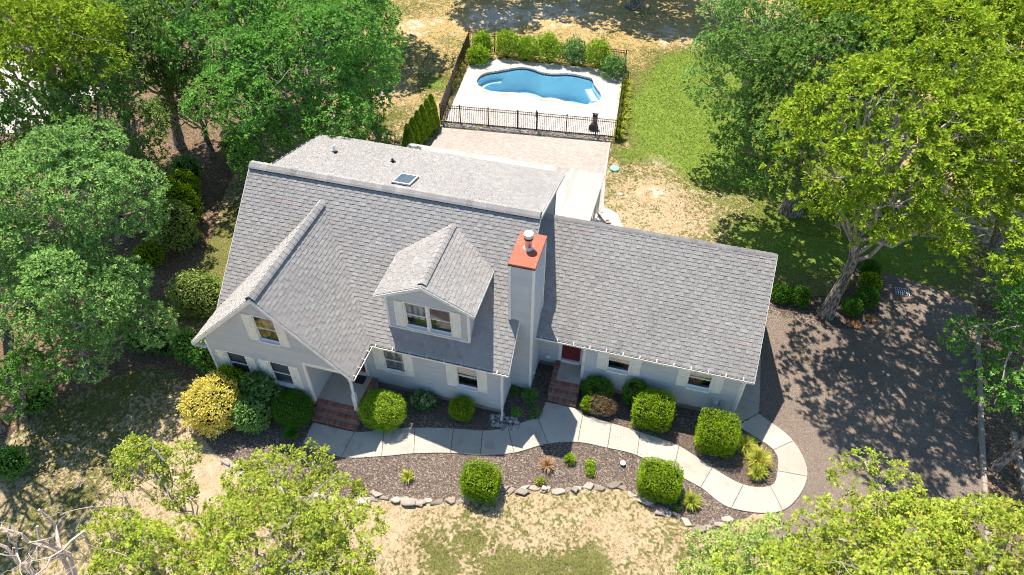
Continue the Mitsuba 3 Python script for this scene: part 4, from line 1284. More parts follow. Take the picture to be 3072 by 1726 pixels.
def tree(name, label, base, lobes, mat, r0, seed, density=9, per=9, L=.15, tpl='diamond', twigs=10, group=None, twigmat='twig', bare=0, lean=None, **kw):
    rng = np.random.default_rng(seed)
    key = thing(name, label, 'tree', group)
    base = np.array([base[0], base[1], -.05])
    lobes = np.asarray(lobes, float)
    top = lobes[0][:3] + np.array([0, 0, -.1 * lobes[0][5]])
    tr = wander(base, top, 9, r0 * .5, rng)
    tr[0] = base
    tz = np.linspace(0, 1, 9)
    rad = r0 * (1 - .62 * tz)
    rad[0] *= 1.55
    rad[1] *= 1.02
    pts = np.array([np.interp(np.linspace(0, 1, 22), tz, tr[:, k]) for k in range(3)]).T
    rr = np.interp(np.r_[0, .025, .06, np.linspace(.1, 1, 19)], tz, rad)
    rr[0], rr[1], rr[2] = r0 * 1.75, r0 * 1.3, r0 * 1.1
    pts = np.array([np.interp(np.r_[0, .025, .06, np.linspace(.1, 1, 19)], tz, tr[:, k]) for k in range(3)]).T
    mb = MB().tube(pts, rr, 14)
    v = mb.v[0]
    v[:-1] += (meshkit.fbm(v[:-1] * [6, 6, 2], 3, seed) - .5)[:, None] * r0 * .35 * np.array([1, 1, 0])
    add(key + '__trunk', mb.mesh(), 'bark', smooth=True)
    V, Fc, UV, tips = canopy(lobes, rng, density, per, L, tpl, **kw)
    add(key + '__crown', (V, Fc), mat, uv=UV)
    TRI[0] += len(Fc)
    lm = MB()
    allt = np.vstack(tips)
    for lb in lobes[1:]:
        s = rng.uniform(.35, .95)
        a = np.array([np.interp(s, tz, tr[:, k]) for k in range(3)])
        if a[2] > lb[2] + .5:
            a = np.array([np.interp(.4, tz, tr[:, k]) for k in range(3)])
        rl = r0 * .42 * (1 - s * .4)
        br = wander(a, lb[:3], 7, .10 * np.linalg.norm(lb[:3] - a) * .5, rng)
        lm.tube(br, np.linspace(rl, rl * .35, 7), 6)
        near = allt[np.argsort(((allt - lb[:3])**2).sum(1))[:max(40, twigs * 6)]]
        for q in near[rng.permutation(len(near))[:twigs // 3]]:
            w = wander(br[rng.integers(3, 7)], q, 5, .06, rng)
            lm.tube(w, np.linspace(rl * .3, .006, 5), 3)
    for k in range(bare):
        q = allt[rng.integers(len(allt))] + rng.normal(0, .1, 3) + [0, 0, .12]
        lb = lobes[rng.integers(len(lobes))]
        w = wander(q + (lb[:3] - q) * .5, q, 6, .10, rng)
        lm.tube(w, np.linspace(.036, .008, 6), 4)
        for s in range(2):
            e = w[3 + s] + rng.normal(0, .35, 3)
            lm.tube(wander(w[3 + s], e, 4, .05, rng), np.linspace(.014, .005, 4), 3)
    add(key + '__limbs', lm.mesh(), twigmat)
    return key


def bare_tree(name, label, base, tips_, r0, seed):
    """a dead tree: bleached limbs that fork again and again"""
    rng = np.random.default_rng(seed)
    key = thing(name, label, 'dead tree')
    base = np.array(base, float)
    fork = np.asarray(tips_, float).mean(0) * .45 + base * .55
    add(key + '__trunk', MB().tube(wander(base, fork, 7, .06, rng), np.linspace(r0, r0 * .7, 7), 10).mesh(), 'deadwood', smooth=True)
    mb = MB()

    def grow(a, b, r, depth):
        w = wander(a, b, 6, .05 * np.linalg.norm(b - a), rng)
        mb.tube(w, np.linspace(r, r * .45, 6), 5)
        if depth:
            for k in range(rng.integers(2, 4)):
                s = w[rng.integers(2, 6)]
                e = s + unit((b - a) + rng.normal(0, .75, 3) * np.linalg.norm(b - a)) * np.linalg.norm(b - a) * rng.uniform(.35, .6)
                grow(s, e, r * .5, depth - 1)

    for t in tips_:
        grow(fork, np.array(t, float), r0 * .55, 3)
    add(key + '__branch', mb.mesh(), 'deadwood')
    return key


def shrub(name, label, c, R, mat, seed, n=2600, L=.06, p=2.0, cat='shrub', group=None, core=True, tpl='diamond', acc=.05, up=.4, rough=.12, gap=0.0, coremat='core', shell=.22):
    """a bush: a superellipsoid shell of small leaves round a dark twiggy core. c is the point on the ground"""
    rng = np.random.default_rng(seed)
    key = thing(name, label, cat, group)
    R = np.asarray(R, float)
    C = np.array([c[0], c[1], R[2] * .92])
    d = on_sphere(int(n * 1.25), rng)
    d = d[(d[:, 2] > -.62)]
    k = 1 / (np.abs(d)**p).sum(1)**(1 / p)
    nn = unit(np.sign(d) * np.abs(d)**(p - 1) / R)
    bump = 1 + rough * (meshkit.fbm(d * 3.2 + seed, 3, seed) - .5) * 2 + .10 * rough / .12 * .5 * (meshkit.noise(d * 9 + seed, seed) - .5)
    bump = bump * np.where(rng.random(len(d)) < .035, rng.uniform(1.03, 1.16, len(d)), 1)
    q = C + d * k[:, None] * R * (bump * (1 - shell * rng.random(len(d))**2.2))[:, None]
    if gap:
        ok = meshkit.noise(q * 3.0, seed) > gap
        q, nn = q[ok], nn[ok]
    q[:, 2] = np.maximum(q[:, 2], .03)
    m = len(q)
    D = unit(nn * .55 + np.array([0, 0, up]) + rng.normal(0, .55, q.shape))
    N2 = nn + np.array([0, 0, .5]) + rng.normal(0, .45, q.shape)
    tone = meshkit.noise(q * 4.5, seed) * .45 + rng.random(m) * .6
    ac = np.where(rng.random(m) < acc, rng.uniform(.4, 1, m), .08 * rng.random(m))
    v, f, uv = leaves(q, D, N2, L * rng.uniform(.65, 1.3, m), tone, ac, tpl)
    add(key + '__leaves', (v, f), mat, uv=uv)
    TRI[0] += len(f)
    mb = MB()
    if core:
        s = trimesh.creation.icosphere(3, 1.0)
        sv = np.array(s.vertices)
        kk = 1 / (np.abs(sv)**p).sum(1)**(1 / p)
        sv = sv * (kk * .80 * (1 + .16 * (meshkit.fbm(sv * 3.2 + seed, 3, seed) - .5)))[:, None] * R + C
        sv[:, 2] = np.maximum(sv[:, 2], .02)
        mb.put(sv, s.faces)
    for k in range(14):
        e = q[rng.integers(m)]
        mb.tube(wander(np.array([c[0] + rng.normal(0, .05), c[1] + rng.normal(0, .05), 0]), e, 5, .04, rng), np.linspace(.018, .004, 5), 4)
    add(key + '__stems', mb.mesh(), coremat)
    return key


def clump(name, label, c, r, h, mat, seed, n=260, cat='grass clump', group=None, acc=.1, wide=1.0, flowers=None):
    """arching strap leaves from one crown"""
    rng = np.random.default_rng(seed)
    key = thing(name, label, cat, group)
    a = rng.random(n) * 6.283
    el = rng.random(n)**.7
    b = np.c_[c[0] + np.cos(a) * r * .12 * rng.random(n), c[1] + np.sin(a) * r * .12 * rng.random(n), np.full(n, .01)]
    V, Fc, UV, n0 = [], [], [], 0
    ln = rng.uniform(.65, 1.1, n)
    k = 5
    s = np.linspace(0, 1, k)
    out = r * ln[:, None] * (s**1.25)[None] * (el[:, None] * .9 + .15)
    up_ = h * ln[:, None] * np.sin(s * (1.35 + .75 * el[:, None])) * (1.05 - .45 * el[:, None])
    x = b[:, :1] + np.cos(a)[:, None] * out
    y = b[:, 1:2] + np.sin(a)[:, None] * out
    z = np.maximum(up_, .01)
    w = .013 * wide * np.array([.8, 1, 1, .7, .05])
    px, py = -np.sin(a)[:, None] * w, np.cos(a)[:, None] * w
    v = np.stack([np.stack([x + px, y + py, z], -1), np.stack([x - px, y - py, z], -1)], 2).reshape(-1, 3)
    i = np.arange(k - 1) * 2
    q = np.stack([i, i + 1, i + 3, i + 2], -1)
    f = (q[None] + (np.arange(n) * 2 * k)[:, None, None]).reshape(-1, 4)
    tone = np.repeat(rng.random(n) * .75 + .1, 2 * k)
    ac = np.repeat(np.where(rng.random(n) < acc, rng.random(n), .05), 2 * k)
    add(key + '__leaves', (v, f), mat, uv=np.c_[tone, ac])
    TRI[0] += len(f) * 2
    if flowers:
        mat2, m = flowers
        a = rng.random(m) * 6.3
        P_ = np.c_[c[0] + np.cos(a) * r * .6 * rng.random(m), c[1] + np.sin(a) * r * .6 * rng.random(m), h * rng.uniform(.85, 1.15, m)]
        P6 = np.repeat(P_, 7, 0)
        D = on_sphere(len(P6), rng) * [1, 1, .5] + [0, 0, .3]
        v, f, uv = leaves(P6, D, on_sphere(len(P6), rng) + [0, 0, 1], np.full(len(P6), .085), rng.random(len(P6)), rng.random(len(P6)), 'diamond')
        add(key + '__flowers', (v, f), mat2, uv=uv)
    return key


def cone_tree(name, label, c, r, h, seed, group):
    rng = np.random.default_rng(seed)
    key = thing(name, label, 'evergreen', group)
    n = 5200
    t = rng.random(n)**1.35
    a = rng.random(n) * 6.283
    prof = r * np.clip((1 - t), 0, 1)**.62 * (1 + .12 * np.sin(a * 5 + t * 9)) * np.clip(t * 9 + .5, 0, 1)
    rr = prof * rng.uniform(.82, 1.04, n)
    p = np.c_[c[0] + np.cos(a) * rr, c[1] + np.sin(a) * rr, .05 + t * h]
    D = np.c_[np.cos(a) * .45, np.sin(a) * .45, np.full(n, .95)] + rng.normal(0, .22, (n, 3))
    Nn = np.c_[np.cos(a), np.sin(a), np.full(n, .3)] + rng.normal(0, .5, (n, 3))
    v, f, uv = leaves(p, D, Nn, rng.uniform(.07, .14, n), meshkit.noise(p * 7, seed) * .6 + rng.random(n) * .45, np.where(rng.random(n) < .06, .8, .1), 'diamond')
    add(key + '__foliage', (v, f), 'yewl', uv=uv)
    TRI[0] += len(f)
    tt = np.linspace(0, 1, 9)
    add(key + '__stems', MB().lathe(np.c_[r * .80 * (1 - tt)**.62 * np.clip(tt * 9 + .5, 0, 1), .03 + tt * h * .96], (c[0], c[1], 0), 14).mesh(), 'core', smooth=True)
    return key


# --- the large trees
def crown(C, R, n, seed, extra=(), small=(.34, .55)):
    lb = lobes_of(C, R, int(n * 1.5), np.random.default_rng(seed), (small[0] * .85, small[1] * .85))
    return np.vstack([lb, np.array(extra, float).reshape(-1, 6)]) if len(extra) else lb


tree('oak_tree', 'large yellow green oak with a thick bare trunk at the driveway corner', (22.93, 8.75), crown((22.9, 9.0, 9.0), (4.5, 4.2, 3.2), 19, 1, [(20.9, 7.8, 7.4, 1.3, 1.2, .9), (22.0, 7.9, 6.2, 1.5, 1.3, 1.0), (24.6, 7.6, 6.6, 1.6, 1.4, 1.0), (25.0, 5.0, 8.4, 1.6, 1.5, 1.0), (22.4, 5.2, 8.6, 1.5, 1.4, 1.0)]), 'oakyellow', .25, 101, density=14.3, per=12, L=0.151, bare=12, acc=.07, gap=.42)
tree('oak_tree', 'broad dark green oak with a flared pale trunk in the lawn behind the garage wing', (21.46, 15.7), crown((20.9, 15.4, 7.2), (3.9, 4.0, 3.1), 17, 2, [(18.4, 13.6, 4.4, 1.5, 1.5, 1.4), (19.4, 12.6, 4.0, 1.5, 1.4, 1.1), (17.9, 15.0, 5.0, 1.5, 1.5, 1.3)]), 'oakdark', .38, 102, density=14.3, per=11, L=0.147, bare=14, acc=.05, gap=.26)
tree('oak_tree', 'yellow green oak crown rising behind the dark oak at the top right', (24.5, 21.0), crown((23.6, 19.2, 8.6), (4.0, 4.0, 2.8), 16, 50), 'oakyellow', .33, 150, density=13, per=12, L=0.160, bare=10, acc=.07, gap=.32)
tree('leafy_tree', 'grey green tree hanging over the green lawn right of the pool', (19.2, 22.5), crown((17.6, 20.9, 6.6), (2.4, 2.4, 2.6), 11, 3, [(15.9, 19.2, 4.6, 1.0, 1.0, .9), (16.6, 18.6, 4.2, .9, .9, .8), (18.8, 22.0, 8, 2, 2, 1.6)]), 'pale', .25, 103, density=19.5, per=9, L=0.126, bare=8, gap=.28)
tree('oak_tree', 'yellow green oak in the far top right corner', (28.5, 20.0), crown((27.2, 18.8, 8.2), (4.8, 4.6, 2.8), 16, 4), 'oakyellow', .35, 104, density=13.1, per=11, L=0.176, bare=16, acc=.06, gap=0.23)
tree('oak_tree', 'oak with a dark trunk at the right edge beyond the driveway end', (30.9, 15.2), crown((27.9, 12.0, 7.4), (3.6, 3.6, 2.3), 13, 5), 'oakyellow', .27, 105, density=14, per=11, L=0.168, bare=24, acc=.08, gap=0.31)
tree('young_oak_tree', 'dark green oak reaching over the right edge of the driveway', (30.6, 5.6), crown((28.9, 5.9, 4.2), (1.9, 2.6, 2.2), 9, 6, [(26.9, 5.3, 3.4, 1.1, .9, .7), (27.4, 3.7, 2.9, .9, .8, .7), (28.3, 3.0, 3.4, 1.0, .9, .9), (29.6, 8.5, 4.5, 1.4, 1.4, 1.2)], (.3, .45)), 'maple', .2, 106, density=16.1, per=9, L=0.143, bare=30, gap=.24)
tree('slim_tree', 'tree with a straight grey trunk by the timber edging at the right', (28.5, 2.5), crown((29.6, 3.0, 9.0), (2.0, 2.2, 1.4), 7, 7), 'maple', .13, 107, density=14, per=9, L=0.143, gap=0.33)
tree('shrubby_tree', 'small pale green tree at the far end of the driveway edging', (30.6, 11.2), crown((29.9, 10.8, 2.6), (1.3, 1.5, 1.5), 7, 8), 'pale', .10, 108, density=28.2, per=8, L=0.101, gap=0.29)
tree('near_oak_tree', 'big bright oak crown filling the lower right corner', (23.8, -8.4), crown((23.2, -7.1, 6.5), (4.3, 3.2, 2.1), 22, 9, [(23.0, -4.4, 6.2, .9, .7, .6), (24.6, -4.4, 6.4, 1.2, .9, .7), (21.2, -5.7, 5.8, 1.1, .8, .7), (26.9, -5.4, 6.6, 1.4, 1.3, .9), (20.6, -6.3, 6.0, 1.1, 1.0, .8), (22.2, -5.2, 6.6, 1.1, 1.0, .7), (24.0, -5.2, 7.0, 1.3, 1.1, .8)], (.26, .42)), 'oaknear', .33, 109, density=23, per=9, L=.125, tpl='oak', bare=14, acc=.08, gap=.23)
tree('near_small_tree', 'fine leaved small tree left of the big oak in the lower right corner', (19.4, -6.1), crown((19.4, -5.7, 3.6), (1.8, 1.25, 1.7), 10, 10, [(19.75, -4.55, 4.3, .45, .4, .6)]), 'lime', .10, 110, density=42, per=9, L=.08, gap=.22)
tree('near_oak_tree', 'spreading oak crown over the lawn at the lower left centre', (7.2, -8.3), crown((7.5, -9.2, 5.6), (2.7, 1.9, 1.4), 13, 11, [(6.5, -6.9, 5.0, 1.1, .8, .6), (8.0, -7.2, 4.8, 1.0, .8, .6), (8.9, -8.4, 4.8, .9, .8, .6), (5.6, -7.3, 4.9, .7, .6, .5), (7.1, -6.3, 5.1, .6, .5, .45)], (.26, .42)), 'oaknear', .17, 111, density=30, per=9, L=.11, tpl='oak', bare=24, acc=.08, gap=.28)
tree('oak_sapling', 'slender young oak with an open crown at the lower left', (3.3, -7.6), crown((3.1, -7.9, 5.9), (.95, .8, .75), 6, 12, [(3.9, -7.5, 5.7, .5, .5, .4), (4.1, -8.2, 5.3, .5, .5, .4)], (.3, .45)), 'oaknear', .07, 112, density=38, per=9, L=.105, tpl='oak', bare=8, acc=.07, gap=.30)
tree('near_oak_tree', 'oak crown beside the bleached dead tree at the lower left', (4.4, -9.8), crown((4.5, -10.1, 5.3), (1.75, 1.2, 1.0), 10, 13, [(3.2, -9.6, 5.2, .7, .6, .5)], (.28, .42)), 'oaknear', .12, 113, density=30, per=9, L=.11, tpl='oak', bare=16, acc=.06, gap=.30)
bare_tree('dead_tree', 'bleached bare dead tree in the lower left corner', (2.6, -11.6, 0), [(1.2, -9.7, 5.6), (1.8, -10.2, 6.0), (2.7, -9.9, 5.6), (1.0, -10.7, 5.4)], .15, 201)
bare_tree('dead_sapling', 'thin bleached dead sapling in the lawn left of the young oak', (2.3, -8.9, 0), [(2.0, -8.5, 4.6), (2.5, -8.5, 4.8), (2.3, -8.9, 4.9)], .08, 202)
# left-hand woods
tree('wood_tree', 'pale green tree at the left edge, halfway up the picture', (-7.3, -.2), crown((-6.5, .9, 6.0), (3.1, 3.1, 2.9), 15, 20), 'pale', .24, 120, density=22.2, per=9, L=0.126, bare=8, gap=0.18)
tree('wood_tree', 'pale green tree at the left edge above the shaded lawn', (-5.6, -2.6), crown((-4.9, -1.9, 3.9), (2.5, 2.3, 2.3), 13, 21, [(-2.6, -1.4, 2.6, 1.0, .9, .8)]), 'pale', .18, 121, density=26.3, per=9, L=0.118, bare=5, gap=0.20)
tree('wood_tree', 'low tree in the woods at the left edge over brown leaf litter', (-6.6, -5.0), crown((-5.6, -4.7, 2.6), (1.4, 1.1, 1.2), 8, 22), 'maple', .10, 122, density=30.2, per=8, L=0.109, gap=0.31)
tree('wood_tree', 'dark green tree deep in the woods left of the house', (-9.6, 5.0), crown((-8.7, 5.4, 5.6), (2.6, 2.9, 3.0), 14, 23), 'oakdark', .26, 123, density=18.2, per=9, L=0.126, bare=8, gap=.34)
tree('wood_oak_tree', 'yellow green oak in the top left corner', (-12.6, 5.8), crown((-11.3, 7.0, 8.8), (3.6, 3.0, 2.2), 13, 24), 'oakyellow', .28, 124, density=15.1, per=10, L=0.160, bare=20, acc=.09, gap=0.30)
tree('wood_oak_tree', 'dark oak with bare grey limbs near the top left', (-12.0, 10.0), crown((-11.2, 10.0, 7.0), (3.0, 2.8, 2.6), 12, 25), 'oakdark', .30, 125, density=16.9, per=9, L=0.143, bare=24, gap=.40)
tree('wood_tree', 'tall green tree at the top edge left of the lawn', (-7.0, 13.4), crown((-6.2, 12.8, 7.4), (3.0, 3.2, 3.0), 13, 26), 'maple', .26, 126, density=18.2, per=9, L=0.143, bare=10, gap=.40)
tree('wood_tree', 'full bright green tree beside the left back corner of the house', (-2.0, 12.4), crown((-2.2, 11.6, 6.0), (4.0, 3.7, 3.7), 18, 27, [(-.3, 13.8, 3.6, 1.3, 1.3, 1.1), (.2, 12.6, 2.6, 1.0, 1.0, .9), (-3.6, 9.2, 3.0, 1.6, 1.4, 1.6)]), 'maple', .30, 127, density=18.2, per=9, L=0.143, bare=26, gap=0.15)
tree('wood_tree', 'green tree behind the bright one at the top edge of the woods', (-2.0, 17.5), crown((-1.9, 16.4, 6.6), (2.8, 2.8, 2.8), 11, 28), 'maple', .24, 128, density=16.1, per=9, L=0.151, bare=6, gap=0.20)
tree('wood_tree', 'dark tree in the middle of the woods at the upper left', (-11.5, 12.5), crown((-10.8, 13.0, 6.4), (3.2, 3.0, 3.0), 12, 29), 'oakdark', .26, 129, density=15.1, per=9, L=0.151, gap=0.25)
tree('wood_tree', 'low dark tree in the shade beside the woodland path', (-9.3, 12.2), crown((-9.0, 12.0, 4.2), (2.1, 2.0, 2.0), 11, 36), 'oakdark', .16, 136, density=16, per=9, L=.13, bare=6, gap=.26)
tree('wood_tree', 'tree over the pale lane at the left edge of the woods', (-15.5, 4.0), crown((-14.6, 4.6, 5.0), (2.8, 2.6, 2.4), 11, 30), 'maple', .2, 130, density=18.2, per=9, L=0.143, gap=0.34)
tree('wood_tree', 'tall tree against the top edge between the woods and the lawn', (-9.5, 18.5), crown((-8.8, 18.2, 8), (3.4, 3.4, 3.2), 12, 31), 'maple', .28, 131, density=14, per=9, L=0.168, gap=0.23)
tree('wood_tree', 'yellow green tree beyond the lane at the top left', (-20, 14), crown((-19, 13.6, 7), (3.4, 3.2, 2.8), 12, 32), 'oakyellow', .25, 132, density=12.1, per=9, L=0.168, gap=0.34)
tree('edge_tree', 'tall tree just outside the left edge that shades the lower left lawn', (-7.2, -5.6), crown((-6.6, -5.2, 8.6), (2.6, 2.4, 1.8), 10, 33), 'maple', .2, 133, density=9, per=9, L=.17, gap=.46)
tree('edge_tree', 'tall tree just outside the lower left edge shading the lawn corner', (-5.6, -8.4), crown((-5.4, -8.0, 8.4), (2.4, 2.2, 1.7), 10, 34), 'maple', .2, 134, density=9, per=9, L=.17, gap=.46)
tree('edge_tree', 'tall tree outside the left edge behind the pale trees', (-10.5, -1.6), crown((-9.6, -1.4, 9.2), (2.8, 2.6, 2.0), 11, 35), 'maple', .22, 135, density=9, per=9, L=.17, gap=.46)
# trees at the back of the lawn
tree('back_tree', 'oak at the back of the lawn with its trunk at the top edge', (10.4, 37.8), crown((10.0, 40.3, 8.0), (5.0, 4.0, 3.2), 14, 40, [(14.2, 38.4, 7.2, 2.2, 2.0, 1.5)]), 'oakdark', .42, 140, density=7.8, per=9, L=.24, gap=0.25)
tree('back_tree', 'tree shading the left end of the back lawn', (-1.5, 37.0), crown((-1.6, 36.6, 7.5), (3.4, 3.2, 3.0), 13, 41), 'oakdark', .35, 141, density=7.8, per=9, L=.24, gap=0.31)
tree('back_tree', 'tree shading the back lawn behind the pool corner', (3.5, 41.0), crown((3.2, 40.8, 7.5), (3.8, 3.2, 3.0), 13, 42), 'maple', .35, 142, density=7.8, per=9, L=.24, gap=0.25)
tree('back_tree', 'tree at the top edge above the grey green lawn tree', (17.5, 35.5), crown((17.2, 37.2, 7.5), (3.8, 3.6, 3.0), 13, 43), 'oakdark', .35, 143, density=7.8, per=9, L=.24, gap=0.30)
tree('back_tree', 'tree at the top edge right of centre behind the yellow green oaks', (23.5, 29.5), crown((23.0, 29.8, 7.5), (4.2, 4.0, 3.2), 13, 44), 'oakyellow', .35, 144, density=7.8, per=9, L=.24, gap=0.25)
tree('back_tree', 'tree at the edge of the woods above the shaded back lawn', (-6.0, 27.0), crown((-5.6, 27.2, 7.0), (3.4, 3.6, 3.0), 12, 45), 'maple', .3, 145, density=8.5, per=9, L=.23, gap=0.30)

# --- clipped and flowering shrubs
cubes = 'clipped holly cubes along the walk'
shrub('holly_shrub', 'clipped square holly in the island bed, left of the garden light', (10.93, -3.25), (.62, .52, .60), 'holly', 301, n=7500, L=.058, p=7, group=cubes)
shrub('holly_shrub', 'clipped round topped holly at the right end of the island bed', (16.88, -1.55), (.72, .60, .60), 'holly', 302, n=7500, L=.060, p=4.5, group=cubes)
shrub('holly_shrub', 'clipped holly cube below the right hand garage window', (18.66, .82), (.70, .62, .72), 'holly', 303, n=8000, L=.062, p=6.5, group=cubes)
shrub('holly_shrub', 'clipped holly between the garage windows', (16.28, 1.24), (.72, .62, .70), 'holly', 304, n=7500, L=.066, p=4.5, group=cubes)
shrub('dark_shrub', 'dark shaded shrub against the wall behind the clipped holly', (15.55, 1.78), (.5, .30, .75), 'box', 305, n=2200, L=.07, p=2.2, gap=.25)
shrub('dark_shrub', 'dark shaded shrub against the wall behind the half dry bush', (14.1, 1.66), (.60, .40, .62), 'box', 306, n=2600, L=.07, p=2.2, gap=.2)
shrub('half_dry_shrub', 'half dead shrub with bare tan twigs beside the narrow steps', (14.35, 1.15), (.58, .38, .42), 'dry', 307, n=1800, L=.11, p=2.2, tpl='blade', core=True, gap=.1)
shrub('leafy_shrub', 'small green leafy bush left of the half dead shrub', (13.85, 1.12), (.22, .25, .36), 'holly', 308, n=900, L=.08, p=2.0)
shrub('false_cypress_shrub', 'rounded yellow green cypress bush right of the porch steps', (6.55, -1.42), (.82, .66, .66), 'yewl', 309, n=11000, L=.055, p=2.8, rough=.2, acc=.1)
shrub('boxwood_shrub', 'smooth round dark green boxwood left of the porch steps', (3.28, -2.25), (.74, .62, .68), 'box', 310, n=11000, L=.045, p=2.5, rough=.06, acc=.02)
shrub('boxwood_shrub', 'small round boxwood in the mulch under the middle windows', (9.32, -.45), (.46, .40, .46), 'holly', 311, n=4200, L=.05, p=2.6)
shrub('gold_shrub', 'bright golden yellow shrub at the left corner of the house', (.55, -3.05), (.92, .95, 1.0), 'gold', 312, n=6500, L=.11, p=2.5, rough=.32, coremat='core', acc=.12)
shrub('broadleaf_shrub', 'tall dark broad leaved shrub below the middle gable window', (2.05, -2.12), (.72, .45, 1.0), 'rhodo', 313, n=2600, L=.15, p=2.2, rough=.3, shell=.4)
shrub('broadleaf_shrub', 'pale leaved shrub in the sun beside the golden one', (1.95, -2.95), (.66, .55, .72), 'pale', 314, n=2600, L=.12, p=2.2, rough=.25, shell=.35)
shrub('broadleaf_shrub', 'olive green shrub below the left gable window', (.75, -1.98), (.70, .35, .92), 'holly', 315, n=3200, L=.09, p=2.3, rough=.2, acc=.01)
shrub('hydrangea', 'hydrangea with pale green flower heads under the main wall', (7.75, -.42), (.46, .32, .34), 'rhodo', 316, n=900, L=.11, p=2.0, rough=.3)
hv = np.random.default_rng(77)
for k in range(15):
    a, r = hv.random() * 6.3, math.sqrt(hv.random())
    c = np.array([7.75 + .48 * r * math.cos(a), -.42 + .32 * r * math.sin(a), .50 + .22 * (1 - r) + hv.normal(0, .03)])
    n = 46
    d = on_sphere(n, hv)
    v, f, uv = leaves(c + d * .055, d + hv.normal(0, .6, (n, 3)), d, np.full(n, .045), hv.random(n), np.zeros(n), 'diamond')
    add('hydrangea__flower_head', (v, f), 'flower', uv=uv)
spots = 'round boxwoods around the oak bed'
for i, (x, y, r, lab) in enumerate([(20.95, 9.15, .42, 'round boxwood nearest the garage in the oak bed'), (21.78, 9.15, .45, 'round boxwood second from the garage in the oak bed'), (24.9, 11.85, .42, 'shaded round boxwood farthest up in the oak bed'), (24.82, 10.9, .46, 'round boxwood with yellow tips second from the top of the oak bed'), (24.6, 9.9, .46, 'round boxwood second from the driveway edge of the oak bed'), (23.95, 9.15, .40, 'round boxwood just right of the oak trunk')]):
    shrub('boxwood_shrub', lab, (x, y), (r, r, r * .92), 'box' if i != 3 else 'holly', 320 + i, n=3000, L=.055, p=2.4, group=spots)
# broad bushes left of the house
for i, (x, y, R, mt, lab) in enumerate([
        (-3.3, 1.95, (1.15, .95, .85), 'lime', 'broad glossy shrub standing in the grass left of the gable'),
        (-4.35, -.75, (.62, .55, .72), 'rhodo', 'dark round shrub farthest from the house at the edge of the shaded lawn'), (-3.35, -.62, (.58, .52, .68), 'rhodo', 'dark round shrub second from the woods at the edge of the shaded lawn'),
        (-2.05, -.75, (.55, .50, .85), 'maple', 'upright green shrub near the left gable corner'), (-1.15, -.95, (.50, .45, .80), 'maple', 'upright green shrub touching the left gable corner'),
        (-6.3, -4.4, (.62, .58, .75), 'maple', 'green shrub alone at the left edge of the shaded lawn'),
        (-7.1, 3.75, (.62, .55, .6), 'holly', 'light green shrub beside the shaded path in the woods'),
        (-6.6, 5.2, (1.0, .95, 1.3), 'lime', 'tall green understory bush beside the house strip'), (-7.3, 6.7, (.9, .9, 1.2), 'holly', 'understory bush halfway along the path in the woods'),
        (-8.1, 8.2, (.75, .75, .95), 'holly', 'sunlit understory bush near the top of the woodland path'), (-9.0, 9.7, (.7, .7, .8), 'pale', 'pale understory bush farthest up the woodland path'),
        (-7.6, 12.4, (.8, .8, .8), 'lime', 'pale shrub in the gap at the top of the woodland path'), (-5.2, -6.9, (.5, .5, .6), 'maple', 'small bush at the lower left edge')]):
    shrub('wild_shrub', lab, (x, y), R, mt, 340 + i, n=int(2600 * R[0] * R[2] / .45), L=.105, p=2.2, rough=.35, gap=.22, shell=.4)
# pool planting
NTH = ['first', 'second', 'third', 'fourth', 'fifth', 'sixth', 'seventh', 'eighth']
for i, (x, y, r, h, lab) in enumerate([(1.75, 27.2, .60, .85, 'leafy shrub at the back left corner of the pool fence'), (1.75, 26.1, .68, .62, 'low leafy shrub on the left edge of the pool deck'), (3.35, 27.55, .72, .95, 'tall leafy shrub second along the back pool fence'), (4.75, 27.55, .62, .8, 'leafy shrub third along the back pool fence'),
                                       (6.15, 27.6, .75, 1.0, 'tall pink tinged shrub in the middle of the back pool fence'), (7.85, 27.65, .72, .9, 'yellowish shrub fifth along the back pool fence'), (9.4, 27.6, .75, 1.0, 'leafy shrub near the right end of the back pool fence'), (10.6, 26.75, .75, .75, 'pale shrub in the right back corner of the pool deck')]):
    shrub('pool_shrub', lab, (x, y), (r, r * .8, h), 'yewl' if i not in (5, 7) else 'pale', 360 + i, n=2300, L=.135, p=2.2, rough=.5, gap=.22, acc=.12, shell=.45, core=False)
for i, (x, y) in enumerate([(12.05, 19.9), (12.05, 20.7), (12.0, 21.5), (11.95, 22.3), (11.85, 23.2), (11.75, 24.1), (11.7, 24.9), (11.6, 25.7)]):
    clump('daylily', f'daylily clump outside the right side of the pool fence, {NTH[i]} from the front corner', (x, y), .52, .62, 'strap', 380 + i, n=170, cat='daylily', group='daylilies outside the pool fence', acc=.3, wide=1.7)
for i, (x, y) in enumerate([(1.05, 22.2), (.95, 22.9), (.9, 23.6), (.8, 24.4), (.72, 25.1)]):
    clump('flowering_daylily', f'orange flowered daylily clump inside the left pool fence, {NTH[i]} from the front', (x + .12, y), .45, .6, 'strap', 390 + i, n=130, cat='daylily', group='orange daylilies along the left pool fence', wide=1.6, flowers=('fireflower', 9))
row = 'row of cone shaped evergreens beside the patio'
for i, (y, h) in enumerate([(15.35, 1.75), (15.95, 1.8), (16.55, 1.85), (17.15, 1.9), (17.75, 1.95), (18.25, 2.0)]):
    nth = ['nearest the house', 'second from the house', 'third from the house', 'fourth from the house', 'fifth from the house', 'nearest the pool fence'][i]
    cone_tree('arborvitae', f'cone shaped evergreen {nth} in the row beside the patio', (1.15 + .06 * i, y), .40, h, 400 + i, row)
